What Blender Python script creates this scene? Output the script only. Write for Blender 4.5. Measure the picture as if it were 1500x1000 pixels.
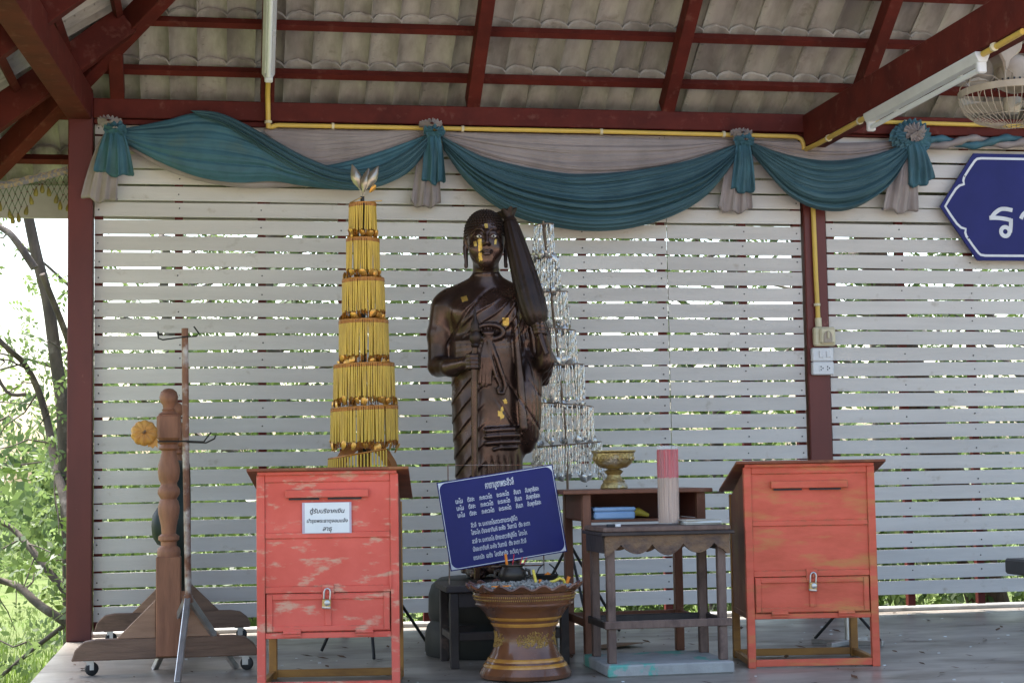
import bpy, bmesh, math, random
import numpy as np
from mathutils import Vector, Matrix
from mathutils.bvhtree import BVHTree
R = math.radians; PI = math.pi
random.seed(7); rng = np.random.default_rng(7)
for o in list(bpy.data.objects): bpy.data.objects.remove(o)
scene = bpy.context.scene; COL = scene.collection

# ------------------------------------------------------------------ camera
PSI, TH, RHO = 0.179, 0.0786, -0.0164
def cam_axes():
    F = Vector((math.sin(PSI)*math.cos(TH), math.cos(PSI)*math.cos(TH), math.sin(TH)))
    r0 = Vector((math.cos(PSI), -math.sin(PSI), 0)); u0 = r0.cross(F)
    r = r0*math.cos(RHO) + u0*math.sin(RHO); u = -r0*math.sin(RHO) + u0*math.cos(RHO)
    return r, u, F
r_, u_, F_ = cam_axes()
cam = bpy.data.cameras.new('camera'); camo = bpy.data.objects.new('camera', cam); COL.objects.link(camo)
m = Matrix((r_, u_, -F_)).transposed().to_4x4(); m.translation = Vector((0.6179, -8.8351, 0.8231))
camo.matrix_world = m; cam.sensor_width = 36; cam.lens = 2427.63/1500*36; cam.clip_end = 900; cam.clip_start = .05
scene.camera = camo
# ------------------------------------------------------------------ light
SUN_EL, SUN_AZ = R(62), R(-35)      # azimuth clockwise from +y seen from above: veiled sun high behind the screen wall
w = bpy.data.worlds.new('World'); scene.world = w; w.use_nodes = True
nt = w.node_tree; bg = nt.nodes['Background']; sky = nt.nodes.new('ShaderNodeTexSky')
sky.sky_type = 'NISHITA'; sky.sun_disc = False; sky.sun_elevation = SUN_EL; sky.sun_rotation = SUN_AZ
sky.air_density = 1.2; sky.dust_density = 3.0; sky.ozone_density = 1.0
nt.links.new(sky.outputs[0], bg.inputs[0]); bg.inputs[1].default_value = .15
sl = bpy.data.lights.new('sun', 'SUN'); sl.energy = 4.8; sl.angle = R(20); sl.color = (1, .97, .93)
so = bpy.data.objects.new('sun', sl); COL.objects.link(so)
sd = Vector((math.sin(SUN_AZ)*math.cos(SUN_EL), math.cos(SUN_AZ)*math.cos(SUN_EL), math.sin(SUN_EL)))
so.rotation_euler = sd.to_track_quat('Z', 'Y').to_euler(); so.location = sd*30
vs = scene.view_settings; vs.view_transform = 'Standard'; vs.look = 'None'; vs.gamma = 1; vs.exposure = 1.86; vs.use_curve_mapping = False

# ------------------------------------------------------------------ materials
MATS = {}
def mat(name, col, col2=None, rough=.6, metal=0, scale=8, stretch=(1,1,1), lo=.4, hi=.65, bump=.0, bscale=40, rand=0, detail=6, rough2=None, col3=None, lo3=.62, hi3=.68, scale3=5, stretch3=(1,1,1), trans=0, spec=.35, coat=0, wpos=False, edge=None):
    """noise mix of col/col2, optional flaked third colour, bump, per-object random brightness"""
    m = bpy.data.materials.new(name); m.use_nodes = True; n = m.node_tree.nodes; L = m.node_tree.links
    b = n['Principled BSDF']; b.inputs['Roughness'].default_value = rough; b.inputs['Metallic'].default_value = metal
    b.inputs['Specular IOR Level'].default_value = spec; b.inputs['Coat Weight'].default_value = coat
    b.inputs['Transmission Weight'].default_value = trans
    tc = n.new('ShaderNodeTexCoord')
    src = tc.outputs['Object']
    if wpos: src = n.new('ShaderNodeNewGeometry').outputs['Position']
    if rand:
        oi = n.new('ShaderNodeObjectInfo'); ad = n.new('ShaderNodeVectorMath'); ad.operation = 'MULTIPLY_ADD'
        cb = n.new('ShaderNodeCombineXYZ')
        for i in range(3): L.new(oi.outputs['Random'], cb.inputs[i])
        ad.inputs[1].default_value = (37, 53, 71); L.new(cb.outputs[0], ad.inputs[0]); L.new(src, ad.inputs[2]); src = ad.outputs[0]
    def noise(sc, st, det=detail):
        mp = n.new('ShaderNodeMapping'); mp.inputs['Scale'].default_value = st; L.new(src, mp.inputs[0])
        t = n.new('ShaderNodeTexNoise'); t.inputs['Scale'].default_value = sc; t.inputs['Detail'].default_value = det; t.inputs['Roughness'].default_value = .6
        L.new(mp.outputs[0], t.inputs['Vector']); return t
    def ramp(fac, a, c):
        r = n.new('ShaderNodeMapRange'); r.inputs[1].default_value = a; r.inputs[2].default_value = c; r.clamp = True
        L.new(fac, r.inputs[0]); return r.outputs[0]
    def mix(fac, A, B):
        x = n.new('ShaderNodeMix'); x.data_type = 'RGBA'
        if fac is not None: L.new(fac, x.inputs[0])
        for v, i in ((A, 6), (B, 7)):
            if isinstance(v, tuple): x.inputs[i].default_value = (*v, 1)
            else: L.new(v, x.inputs[i])
        return x.outputs[2]
    c2 = col2 or tuple(v*.75 for v in col)
    f = ramp(noise(scale, stretch).outputs[0], lo, hi)
    out = mix(f, col, c2)
    if col3:
        out = mix(ramp(noise(scale3, stretch3, 9).outputs[0], lo3, hi3), out, col3)
    if edge:                                    # paint rubbed off along edges and corners
        bv = n.new('ShaderNodeBevel'); bv.samples = 4; bv.inputs['Radius'].default_value = .007; ge = n.new('ShaderNodeNewGeometry'); dt = n.new('ShaderNodeVectorMath'); dt.operation = 'DOT_PRODUCT'
        L.new(bv.outputs[0], dt.inputs[0]); L.new(ge.outputs['Normal'], dt.inputs[1]); inv_ = n.new('ShaderNodeMath'); inv_.operation = 'SUBTRACT'; inv_.inputs[0].default_value = 1; L.new(dt.outputs['Value'], inv_.inputs[1])
        e1 = ramp(inv_.outputs[0], .02, .12); e2 = ramp(noise(22, (1, 1, .6), 8).outputs[0], .48, .6); mu = n.new('ShaderNodeMath'); mu.operation = 'MULTIPLY'; L.new(e1, mu.inputs[0]); L.new(e2, mu.inputs[1]); out = mix(mu.outputs[0], out, edge)
    if rand:
        h = n.new('ShaderNodeHueSaturation'); r = n.new('ShaderNodeMapRange'); r.inputs[3].default_value = 1-rand; r.inputs[4].default_value = 1+rand
        L.new(oi.outputs['Random'], r.inputs[0]); L.new(r.outputs[0], h.inputs['Value']); L.new(out, h.inputs['Color']); out = h.outputs[0]
    L.new(out, b.inputs['Base Color'])
    if rough2 is not None:
        r = n.new('ShaderNodeMapRange'); r.inputs[3].default_value = rough; r.inputs[4].default_value = rough2; L.new(f, r.inputs[0]); L.new(r.outputs[0], b.inputs['Roughness'])
    if bump:
        bp = n.new('ShaderNodeBump'); bp.inputs['Strength'].default_value = bump; bp.inputs['Distance'].default_value = .01
        L.new(noise(bscale, stretch, 4).outputs[0], bp.inputs['Height']); L.new(bp.outputs[0], b.inputs['Normal'])
    MATS[name] = m; return m
def leafmat(name, c1, c2, tr=.5):
    m = bpy.data.materials.new(name); m.use_nodes = True; n = m.node_tree.nodes; L = m.node_tree.links
    b = n['Principled BSDF']; o = n['Material Output']; g = n.new('ShaderNodeNewGeometry')
    x = n.new('ShaderNodeMix'); x.data_type = 'RGBA'; x.inputs[6].default_value = (*c1, 1); x.inputs[7].default_value = (*c2, 1)
    L.new(g.outputs['Random Per Island'], x.inputs[0]); L.new(x.outputs[2], b.inputs['Base Color']); b.inputs['Roughness'].default_value = .5
    t = n.new('ShaderNodeBsdfTranslucent'); L.new(x.outputs[2], t.inputs[0]); s = n.new('ShaderNodeMixShader'); s.inputs[0].default_value = tr
    L.new(b.outputs[0], s.inputs[1]); L.new(t.outputs[0], s.inputs[2]); L.new(s.outputs[0], o.inputs[0]); MATS[name] = m; return m
mat('red_steel', (.105,.019,.014), (.07,.014,.011), .65, 0, 5, (1,1,1), bump=.08, bscale=30, rand=.1, spec=.12, wpos=True, col3=(.15,.055,.042), lo3=.58, hi3=.75, scale3=14)
mat('post_red', (.115,.02,.017), (.085,.015,.014), .42, 0, 4, (1,1,.3), bump=.03, bscale=60, col3=(.2,.07,.06), lo3=.68, hi3=.74, scale3=12, wpos=True)
mat('slat', (.565,.53,.495), (.485,.45,.42), .55, 0, 2.2, (.5,1,6), .35, .7, bump=.16, bscale=55, rand=.065, col3=(.33,.28,.22), lo3=.62, hi3=.80, scale3=9, stretch3=(1.2,1,1.6))
mat('tile', (.43,.395,.37), (.24,.217,.20), .85, 0, 6, (1,.35,1), .36, .62, bump=.5, bscale=26, rand=.11, col3=(.17,.14,.12), lo3=.6, hi3=.78, scale3=7)
mat('floor', (.29,.255,.215), (.19,.165,.138), .28, 0, 1.6, (1,1.6,1), .38, .68, bump=.04, bscale=30, rough2=.5, col3=(.10,.078,.056), lo3=.52, hi3=.68, scale3=3.2, stretch3=(.6,1.5,1), wpos=True)
mat('fascia', (.42,.39,.38), (.34,.31,.30), .6, 0, 3, wpos=True)
mat('teal', (.045,.10,.122), (.032,.075,.094), .62, 0, 4, (1,1,1), bump=.08, bscale=120, wpos=True, spec=.3)
mat('teal_dirty', (.042,.118,.155), (.03,.083,.108), .62, 0, 7, bump=.08, bscale=100, wpos=True, col3=(.05,.10,.11), lo3=.56, hi3=.7, scale3=6)
mat('grey_satin', (.27,.23,.22), (.20,.17,.163), .55, 0, 4, bump=.06, bscale=120, wpos=True, spec=.3)
mat('yellow_pvc', (.60,.40,.08), (.52,.35,.08), .4, 0, 6, wpos=True)
mat('cream_pvc', (.62,.55,.38), (.5,.44,.3), .45, 0, 6, wpos=True)
mat('white_enamel', (.62,.62,.63), (.55,.55,.56), .35, 0, 6, wpos=True)
mat('tube_glass', (.72,.74,.76), (.7,.72,.74), .12, 0, 6)
mat('fan_beige', (.36,.30,.235), (.28,.23,.18), .45, 0, 9, col3=(.16,.12,.09), lo3=.6, hi3=.75, scale3=14)
mat('fan_blade', (.4,.35,.28), (.33,.28,.22), .4)
mat('bronze', (.085,.048,.037), (.04,.023,.018), .24, .72, 6, bump=.06, bscale=35, rough2=.42, col3=(.03,.018,.014), lo3=.6, hi3=.72, scale3=4, coat=.15)
mat('bronze_dark', (.034,.02,.015), (.02,.012,.01), .4, .5, 9, bump=.25, bscale=60)
mat('gold_leaf', (.62,.40,.10), (.45,.27,.06), .38, .75, 30, bump=.4, bscale=90)
mat('eye_white', (.6,.57,.5), None, .4); mat('eye_black', (.01,.01,.01), None, .2)
mat('red_paint', (.66,.115,.08), (.56,.085,.055), .5, 0, 3, (1,1,1), bump=.12, bscale=30, rough2=.62, col3=(.56,.30,.20), lo3=.55, hi3=.66, scale3=13, stretch3=(.8,.8,2.2), wpos=True, edge=(.26,.12,.07))
mat('orange_paint', (.60,.105,.06), (.50,.088,.045), .5, 0, 6, (1,1,3), bump=.12, bscale=30, rough2=.62, col3=(.46,.20,.06), lo3=.52, hi3=.74, scale3=5, stretch3=(1,1,4), wpos=True, edge=(.24,.12,.05))
mat('shaded_worn_paint', (.20,.065,.03), (.12,.045,.022), .55, 0, 6, (1,1,.3), bump=.1, col3=(.20,.11,.035), lo3=.52, hi3=.7, scale3=7, wpos=True)  # box sides darker than the front: shade and wear both put into the colour
mat('roof_board', (.20,.055,.025), (.13,.04,.02), .55, 0, 5, (.3,2,1), bump=.15, bscale=40, col3=(.30,.12,.035), lo3=.55, hi3=.7, scale3=6, wpos=True)
mat('amber_wood', (.36,.17,.04), (.24,.11,.03), .5, 0, 6, (1,1,3), bump=.12, wpos=True, col3=(.12,.055,.02), lo3=.58, hi3=.7)
mat('orange_wood', (.33,.12,.028), (.24,.085,.022), .45, 0, 5, (1,1,3), bump=.1, wpos=True)
mat('teak', (.26,.112,.06), (.18,.075,.04), .6, 0, 6, (5,5,.7), bump=.25, bscale=22, col3=(.11,.045,.025), lo3=.62, hi3=.72, scale3=4, wpos=True)
mat('old_wood', (.17,.10,.066), (.11,.065,.043), .65, 0, 6, (.7,5,5), bump=.3, bscale=22, col3=(.06,.03,.02), lo3=.6, hi3=.75, scale3=5, wpos=True)
mat('pale_wood', (.30,.175,.11), (.23,.13,.08), .65, 0, 6, (.7,5,5), bump=.25, bscale=22, wpos=True)
mat('table_wood', (.19,.075,.042), (.13,.05,.028), .5, 0, 6, (3,3,1), bump=.15, bscale=25, col3=(.24,.13,.09), lo3=.63, hi3=.75, scale3=6, wpos=True)
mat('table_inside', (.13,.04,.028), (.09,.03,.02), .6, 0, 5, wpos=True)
mat('grey_wood', (.155,.10,.08), (.10,.062,.05), .65, 0, 7, (4,4,1), bump=.3, bscale=26, col3=(.05,.028,.026), lo3=.55, hi3=.72, scale3=7, wpos=True)
mat('carved_wood', (.17,.10,.055), (.08,.05,.04), .6, 0, 16, (1,1,1.4), bump=.8, bscale=30, wpos=True)
mat('black_wood', (.045,.033,.03), (.024,.018,.017), .55, 0, 7, bump=.25, bscale=30, col3=(.13,.085,.07), lo3=.62, hi3=.72, scale3=9, wpos=True)
mat('concrete', (.30,.295,.28), (.22,.215,.205), .8, 0, 9, bump=.3, bscale=40, col3=(.12,.115,.105), lo3=.62, hi3=.75, scale3=6, wpos=True)
mat('concrete_teal', (.33,.325,.31), (.26,.255,.245), .75, 0, 9, bump=.3, bscale=40, col3=(.11,.33,.27), lo3=.53, hi3=.57, scale3=7, wpos=True)
mat('urn_glaze', (.17,.066,.028), (.085,.033,.017), .2, 0, 5, bump=.12, bscale=24, rough2=.34, coat=.4, col3=(.16,.075,.035), lo3=.6, hi3=.75, scale3=6)
mat('urn_band', (.5,.24,.045), (.36,.15,.03), .25, 0, 14, coat=.4)
mat('urn_gold', (.42,.25,.06), (.26,.14,.035), .4, .2, 30, bump=.5, bscale=80)
mat('ash', (.36,.34,.31), (.19,.175,.155), .9, 0, 40, bump=.9, bscale=90)
mat('pot_bronze', (.05,.042,.035), (.035,.03,.025), .4, .5, 9)
mat('candle_orange', (.75,.22,.02), None, .5); mat('candle_yellow', (.72,.56,.08), None, .5); mat('stick_red', (.48,.03,.05), None, .6)
mat('drum_green', (.014,.015,.013), (.022,.022,.019), .55, 0, 5, bump=.15, bscale=18, col3=(.07,.07,.06), lo3=.62, hi3=.76, scale3=5)
mat('gong_green', (.010,.016,.014), (.016,.024,.02), .5, 0, 5, spec=.2)
mat('gold_bead', (.62,.40,.03), (.48,.29,.02), .38, 0, 30, (1,1,.3), spec=.6)
mat('amber_bead', (.42,.17,.025), (.28,.10,.016), .25, .15, 60)
mat('gold_foil', (.75,.46,.12), (.55,.26,.05), .3, .55, 20)
mat('silver_foil', (.66,.64,.61), (.42,.4,.37), .22, .6, 20)
mat('crystal', (.62,.59,.55), (.28,.25,.22), .16, .5, 90, (1,1,2), .46, .62)
mat('ring_brown', (.20,.14,.10), (.12,.08,.06), .4, .5)
mat('spoon_silver', (.46,.40,.33), (.33,.28,.22), .32, .7, 18)
mat('bowl_gold', (.50,.37,.15), (.34,.24,.10), .32, .75, 28, bump=.8, bscale=70, col3=(.55,.5,.4), lo3=.52, hi3=.66, scale3=16)
mat('rust', (.20,.09,.05), (.12,.05,.03), .6, .3, 14, (1,1,.5), bump=.2, bscale=60, col3=(.42,.38,.34), lo3=.48, hi3=.62, scale3=9)
mat('chrome', (.5,.5,.5), (.36,.35,.34), .28, .8, 12)
mat('brass', (.5,.36,.16), (.38,.27,.12), .35, .7, 12)
mat('black_iron', (.018,.018,.018), (.03,.028,.026), .45, .3, 9)
mat('rubber', (.02,.02,.021), None, .6)
mat('dried_gourd', (.48,.24,.05), (.36,.15,.03), .6, 0, 12, bump=.4, bscale=30)
mat('blue_tin', (.28,.42,.62), (.24,.38,.58), .3, 0, 6)
mat('clear_plastic', (.75,.75,.74), None, .08, 0, 5, trans=.92)
mat('incense', (.50,.34,.24), (.36,.22,.15), .7, 0, 14, (9,9,.4)); mat('incense_red', (.52,.03,.04), (.4,.02,.03), .6, 0, 14, (9,9,.4))
mat('paper', (.70,.72,.72), (.62,.65,.66), .45, 0, 6); mat('paper_edge', (.45,.42,.36), None, .7); mat('lamination', (.5,.42,.5), None, .2)
mat('ink', (.02,.022,.03), None, .5)
mat('sign_blue', (.010,.012,.105), (.013,.015,.125), .4, 0, 4, spec=.2, col3=(.03,.033,.15), lo3=.66, hi3=.8, scale3=4)
mat('sign_white', (.62,.63,.66), (.55,.56,.6), .4)
mat('sign_letter', (.60,.61,.64), None, .45)
mat('bark', (.115,.09,.072), (.06,.048,.04), .9, 0, 9, (1,1,.35), bump=.9, bscale=24, wpos=True, col3=(.2,.17,.145), lo3=.58, hi3=.7, scale3=6)
mat('bark_brown', (.085,.05,.032), (.04,.026,.018), .9, 0, 12, (3,3,.4), bump=1, bscale=30, wpos=True)
mat('grass_ground', (.10,.135,.045), (.13,.155,.06), .9, 0, 1.2, wpos=True, spec=.05, col3=(.13,.11,.06), lo3=.66, hi3=.75, scale3=2)
mat('bounce_ground', (.38,.32,.27), (.30,.25,.21), .9, 0, .5, wpos=True, spec=.1)
mat('dry_leaf', (.12,.06,.03), (.06,.032,.02), .75, 0, 9); mat('cardboard', (.22,.13,.07), (.16,.09,.05), .8)
mat('band_weave', (.16,.15,.16), (.30,.22,.12), .7, 0, 60, lo=.48, hi=.52)
mat('bud_yellow', (.24,.19,.03), (.14,.11,.02), .6, 0, 30); mat('bead_green', (.06,.12,.04), None, .5); mat('bead_red', (.10,.02,.03), None, .4)
mat('grey_plastic', (.06,.06,.065), None, .5)
def clearmat(name, col, op):
    m = bpy.data.materials.new(name); m.use_nodes = True; n = m.node_tree.nodes; L = m.node_tree.links; b = n['Principled BSDF']; b.inputs['Base Color'].default_value = (*col, 1); b.inputs['Roughness'].default_value = .08
    t = n.new('ShaderNodeBsdfTransparent'); x = n.new('ShaderNodeMixShader'); x.inputs[0].default_value = op; L.new(t.outputs[0], x.inputs[1]); L.new(b.outputs[0], x.inputs[2]); L.new(x.outputs[0], n['Material Output'].inputs[0]); MATS[name] = m
clearmat('clear_plastic', (.8,.8,.8), .10)
leafmat('leaf_light', (.19,.25,.09), (.11,.17,.05), .55); leafmat('leaf_mid', (.085,.13,.03), (.045,.08,.018), .4); leafmat('leaf_far', (.13,.18,.055), (.07,.11,.035), .5)
leafmat('grass_blade', (.13,.20,.03), (.09,.14,.03))

# ------------------------------------------------------------------ mesh builder
class MB:
    def __init__(s): s.v = []; s.f = []
    def add(s, V, Fc):
        n = len(s.v); s.v += [tuple(p) for p in V]; s.f += [tuple(i+n for i in q) for q in Fc]; return s
    def box(s, x0, x1, y0, y1, z0, z1, M=None):
        V = [Vector((x, y, z)) for z in (z0, z1) for y in (y0, y1) for x in (x0, x1)]
        if M is not None: V = [M @ p for p in V]
        return s.add(V, [(0,2,3,1),(4,5,7,6),(0,1,5,4),(2,6,7,3),(0,4,6,2),(1,3,7,5)])
    def bar(s, a, b, wx, wy, up=(0,0,1)):
        """rectangular bar from a to b; wx sideways, wy along 'up'"""
        a = Vector(a); b = Vector(b); d = (b-a).normalized(); sx = d.cross(Vector(up)).normalized(); u = sx.cross(d)
        V = [p + sx*(wx/2*i) + u*(wy/2*j) for p in (a, b) for j in (-1, 1) for i in (-1, 1)]
        return s.add(V, [(0,1,3,2),(4,6,7,5),(0,4,5,1),(2,3,7,6),(0,2,6,4),(1,5,7,3)])
    def tube(s, pts, rad, n=8, cap=True):
        pts = [Vector(p) for p in pts]; k = len(pts); rad = rad if hasattr(rad, '__len__') else [rad]*k
        rings = []; prev = None
        for i, p in enumerate(pts):
            d = (pts[min(i+1, k-1)] - pts[max(i-1, 0)])
            d = d.normalized() if d.length > 1e-9 else Vector((0,0,1))
            if prev is None:
                prev = d.orthogonal().normalized()
            prev = (prev - d*prev.dot(d)); prev = prev.normalized() if prev.length > 1e-6 else d.orthogonal().normalized()
            q = d.cross(prev)
            rings += [p + (prev*math.cos(2*PI*j/n) + q*math.sin(2*PI*j/n))*rad[i] for j in range(n)]
        Fc = [(i*n+j, i*n+(j+1)%n, (i+1)*n+(j+1)%n, (i+1)*n+j) for i in range(k-1) for j in range(n)]
        if cap: Fc += [tuple(range(n-1, -1, -1)), tuple(range((k-1)*n, k*n))]
        return s.add(rings, Fc)
    def lathe(s, prof, c=(0,0,0), n=32, M=None, wave=None):
        """prof list of (r,z); wave(a, i) -> (dr, dz)"""
        c = Vector(c); V = []
        for i, (r, z) in enumerate(prof):
            for j in range(n):
                a = 2*PI*j/n; dr, dz = wave(a, i) if wave else (0, 0)
                p = Vector(((r+dr)*math.cos(a), (r+dr)*math.sin(a), z+dz)); V.append((M @ p if M is not None else p) + c)
        k = len(prof)
        Fc = [(i*n+j, i*n+(j+1)%n, (i+1)*n+(j+1)%n, (i+1)*n+j) for i in range(k-1) for j in range(n)]
        if prof[0][0] > 1e-5: Fc.append(tuple(range(n-1, -1, -1)))
        if prof[-1][0] > 1e-5: Fc.append(tuple(range((k-1)*n, k*n)))
        return s.add(V, Fc)
    def grid(s, P):
        """P[i][j] points -> sheet"""
        a = len(P); b = len(P[0])
        return s.add([p for row in P for p in row], [(i*b+j, i*b+j+1, (i+1)*b+j+1, (i+1)*b+j) for i in range(a-1) for j in range(b-1)])
    def prism(s, poly, y0, y1, M=None):
        """poly in xz extruded along y"""
        n = len(poly); V = [Vector((x, y, z)) for y in (y0, y1) for x, z in poly]
        if M is not None: V = [M @ p for p in V]
        return s.add(V, [tuple(range(n)), tuple(range(2*n-1, n-1, -1))] + [(i, n+i, n+(i+1)%n, (i+1)%n) for i in range(n)])
    def mesh(s, name, bevel=0, weld=False, smooth=None, inv=None):
        me = bpy.data.meshes.new(name)
        V = s.v if inv is None else [inv @ Vector(p) for p in s.v]
        me.from_pydata([tuple(p) for p in V], [], s.f)
        bm = bmesh.new(); bm.from_mesh(me)
        if weld: bmesh.ops.remove_doubles(bm, verts=bm.verts, dist=1e-5)
        bmesh.ops.recalc_face_normals(bm, faces=bm.faces)
        if bevel: bmesh.ops.bevel(bm, geom=bm.edges[:], offset=bevel, segments=1, affect='EDGES', clamp_overlap=True)
        bm.to_mesh(me); bm.free()
        if smooth is not None:
            me.polygons.foreach_set('use_smooth', [True]*len(me.polygons)); me.set_sharp_from_angle(angle=R(smooth))
        return me
    def build(s, name, material, parent=None, bevel=0, smooth=None, kind=None, weld=False, world=True, label=None):
        inv = None
        if parent is not None and world: inv = world_of(parent).inverted()
        me = s.mesh(name, bevel, weld, smooth, inv)
        return link(name, me, material, parent, kind, label)
def world_of(o):
    M = Matrix.LocRotScale(o.location, o.rotation_euler, o.scale)
    return world_of(o.parent) @ M if o.parent else M
def link(name, me, material, parent=None, kind=None, label=None):
    o = bpy.data.objects.new(name, me); COL.objects.link(o)
    if not me.materials: me.materials.append(MATS[material])
    if parent is not None: o.parent = parent
    if kind: o['kind'] = kind
    if label: o['label'] = label
    return o
def tag(o, label, cat, group=None):
    o['label'] = label; o['category'] = cat
    if group: o['group'] = group
    return o
def thing(name, label, cat, loc=(0,0,0), rz=0, group=None, rot=None):
    o = bpy.data.objects.new(name, None); COL.objects.link(o); o.location = loc
    o.rotation_euler = rot or (0, 0, rz); o.empty_display_size = .05
    return tag(o, label, cat, group)
def part(name, me, material, parent, loc=(0,0,0), rot=(0,0,0), scale=(1,1,1)):
    o = link(name, me, material, parent); o.location = loc; o.rotation_euler = rot; o.scale = scale; return o
_dg = None
def text_mesh(s, size, bold=.0, shear=0, align='CENTER', extrude=.0008, space=1):
    cu = bpy.data.curves.new('t', 'FONT'); cu.body = s; cu.size = size; cu.align_x = align; cu.offset = bold*size; cu.shear = shear; cu.extrude = extrude; cu.space_character = space; cu.resolution_u = 3
    o = bpy.data.objects.new('t', cu); COL.objects.link(o); dg = bpy.context.evaluated_depsgraph_get(); dg.update()
    me = bpy.data.meshes.new_from_object(o.evaluated_get(dg)); bpy.data.objects.remove(o); bpy.data.curves.remove(cu)
    me.materials.clear(); me.name = 'lettering'; return me
def text_width(me):
    xs = [v.co.x for v in me.vertices]; return (min(xs), max(xs)) if xs else (0, 0)

def lerp(a, b, t): return a + (b-a)*t
def poly_at(pts, u):
    """resample polyline pts (Vectors) at u in 0..1 with smooth (Catmull-Rom) interpolation by index"""
    n = len(pts)-1; t = min(max(u*n, 0), n-1e-6); i = int(t); f = t-i
    p0 = pts[max(i-1, 0)]; p1 = pts[i]; p2 = pts[i+1]; p3 = pts[min(i+2, n)]
    return .5*((2*p1) + (p2-p0)*f + (2*p0-5*p1+4*p2-p3)*f*f + (3*p1-p0-3*p2+p3)*f**3)
# ================================================================== setting
AL = .6689; TA = math.tan(AL); CA = math.cos(AL); SA = math.sin(AL)
g = MB(); N = 40
for i in range(N+1):
    for j in range(N+1):
        # one sheet to the horizon, finer near the pavilion
        fx = (i/N*2-1); fy = (j/N*2-1); x = 2+math.copysign(abs(fx)**3, fx)*420; y = 3+math.copysign(abs(fy)**3, fy)*420
        g.v.append((x, y, -.62 + .05*math.sin(x*1.3)*math.cos(y*.9) + (.012*(y-3) if 3 < y < 60 else .68 if y >= 60 else 0)))
g.f = [(i*(N+1)+j, (i+1)*(N+1)+j, (i+1)*(N+1)+j+1, i*(N+1)+j+1) for i in range(N) for j in range(N)]
g.build('ground', 'grass_ground', kind='structure', smooth=60)
yd = MB(); yd.grid([[(x, y, -.55) for y in (-60, -18, -10, -6.45)] for x in (-40, -4, 4, 12, 40)]); yd.build('bounce_paving', 'bounce_ground', kind='structure')  # unseen paving added in front, warm-toned to bounce light under the roof
p = MB().box(-.125, 8.2, -6.4, .262, -.75, 0).build('floor', 'floor', kind='structure', bevel=.006)
MB().box(-.10, 8.18, .135, .255, -.002, .022).build('floor_kerb', 'concrete', p, bevel=.005, world=False)
# posts
post_l = MB().box(-.122, .004, -.055, .075, 0, 2.835).build('post', 'post_red', bevel=.005)
tag(post_l, 'dark red square corner post beside the open side with trees', 'post')
post_r = MB().box(3.894, 4.024, -.022, .105, 0, 2.80).build('post', 'post_red', bevel=.005)
tag(post_r, 'dark red square post carrying the breaker box and socket', 'post')
# ---------------------------------------------------------------- slatted screens
def slat_mesh(L, seed):
    rr = random.Random(seed); b = MB(); n = 12
    ph = rr.uniform(0, 6)
    for i in range(n+1):
        x = L*i/n; dz = .0016*math.sin(ph+x*2.1)+.0008*math.sin(ph*3+x*5.3); dy = .003*math.sin(ph*2+x*1.7)
        for (y, z) in ((0, -.0373), (0, .0373), (.011, .0373), (.011, -.0373)): b.v.append((x, y+dy, z+dz))
    for i in range(n):
        for j in range(4): b.f.append((i*4+j, i*4+(j+1)%4, (i+1)*4+(j+1)%4, (i+1)*4+j))
    b.f += [(3, 2, 1, 0), (n*4, n*4+1, n*4+2, n*4+3)]
    return b.mesh('slat', bevel=0)
def screen(label, x0, x1, z0, joints, battens, seed):
    t = thing('slatted_screen', label, 'screen wall', (x0, 0, 0), group='slatted screens between the posts')
    cuts = [x0+.004]+joints+[x1-.004]
    for s in range(len(cuts)-1):
        a, b = cuts[s], cuts[s+1]; L = b-a-.004
        ms = [slat_mesh(L, seed+s*7+i) for i in range(4)]
        for k in range(-1, 29):
            zc = z0-(k-.5)*.0875+random.uniform(-.002, .002)
            o = part('slat', ms[k % 4], 'slat', t, (a-x0+.002, random.uniform(-.001, .001), zc), (random.uniform(-.02, .012), 0, random.uniform(-.0006, .0006)))
    nl = MB()
    for bx in battens:
        MB().box(bx-.021, bx+.021, .012, .05, .04, 2.72).build('batten', 'red_steel', t)
        for k in range(-1, 29):
            zc = z0-(k-.5)*.0875+random.uniform(-.012, .012); xx = bx+random.uniform(-.006, .006)
            nl.lathe([(.0001, -.003), (.0042, -.003), (.0042, .001), (.0001, .001)], (xx, -.0, zc), 6, Matrix.Rotation(PI/2, 4, 'X'))
    nl.build('nail_heads', 'black_iron', t, kind='stuff')
    return t
screen('white slatted screen behind the statue and the two towers', .004, 3.888, 2.5328, [3.10], [.03, .441, .874, 1.301, 1.739, 2.184, 2.622, 3.07, 3.541, 3.86], 1)
screen('white slatted screen behind the large hexagonal blue sign', 4.026, 7.95, 2.5498, [6.9], [4.06, 4.477, 4.897, 5.324, 5.75, 6.18, 6.6, 7.03, 7.46, 7.9], 60)
# ---------------------------------------------------------------- roof
roof = thing('pavilion_roof', 'hipped roof of grey wavy tiles on dark red steel rafters', 'roof', (0, 0, 2.8))
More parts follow.
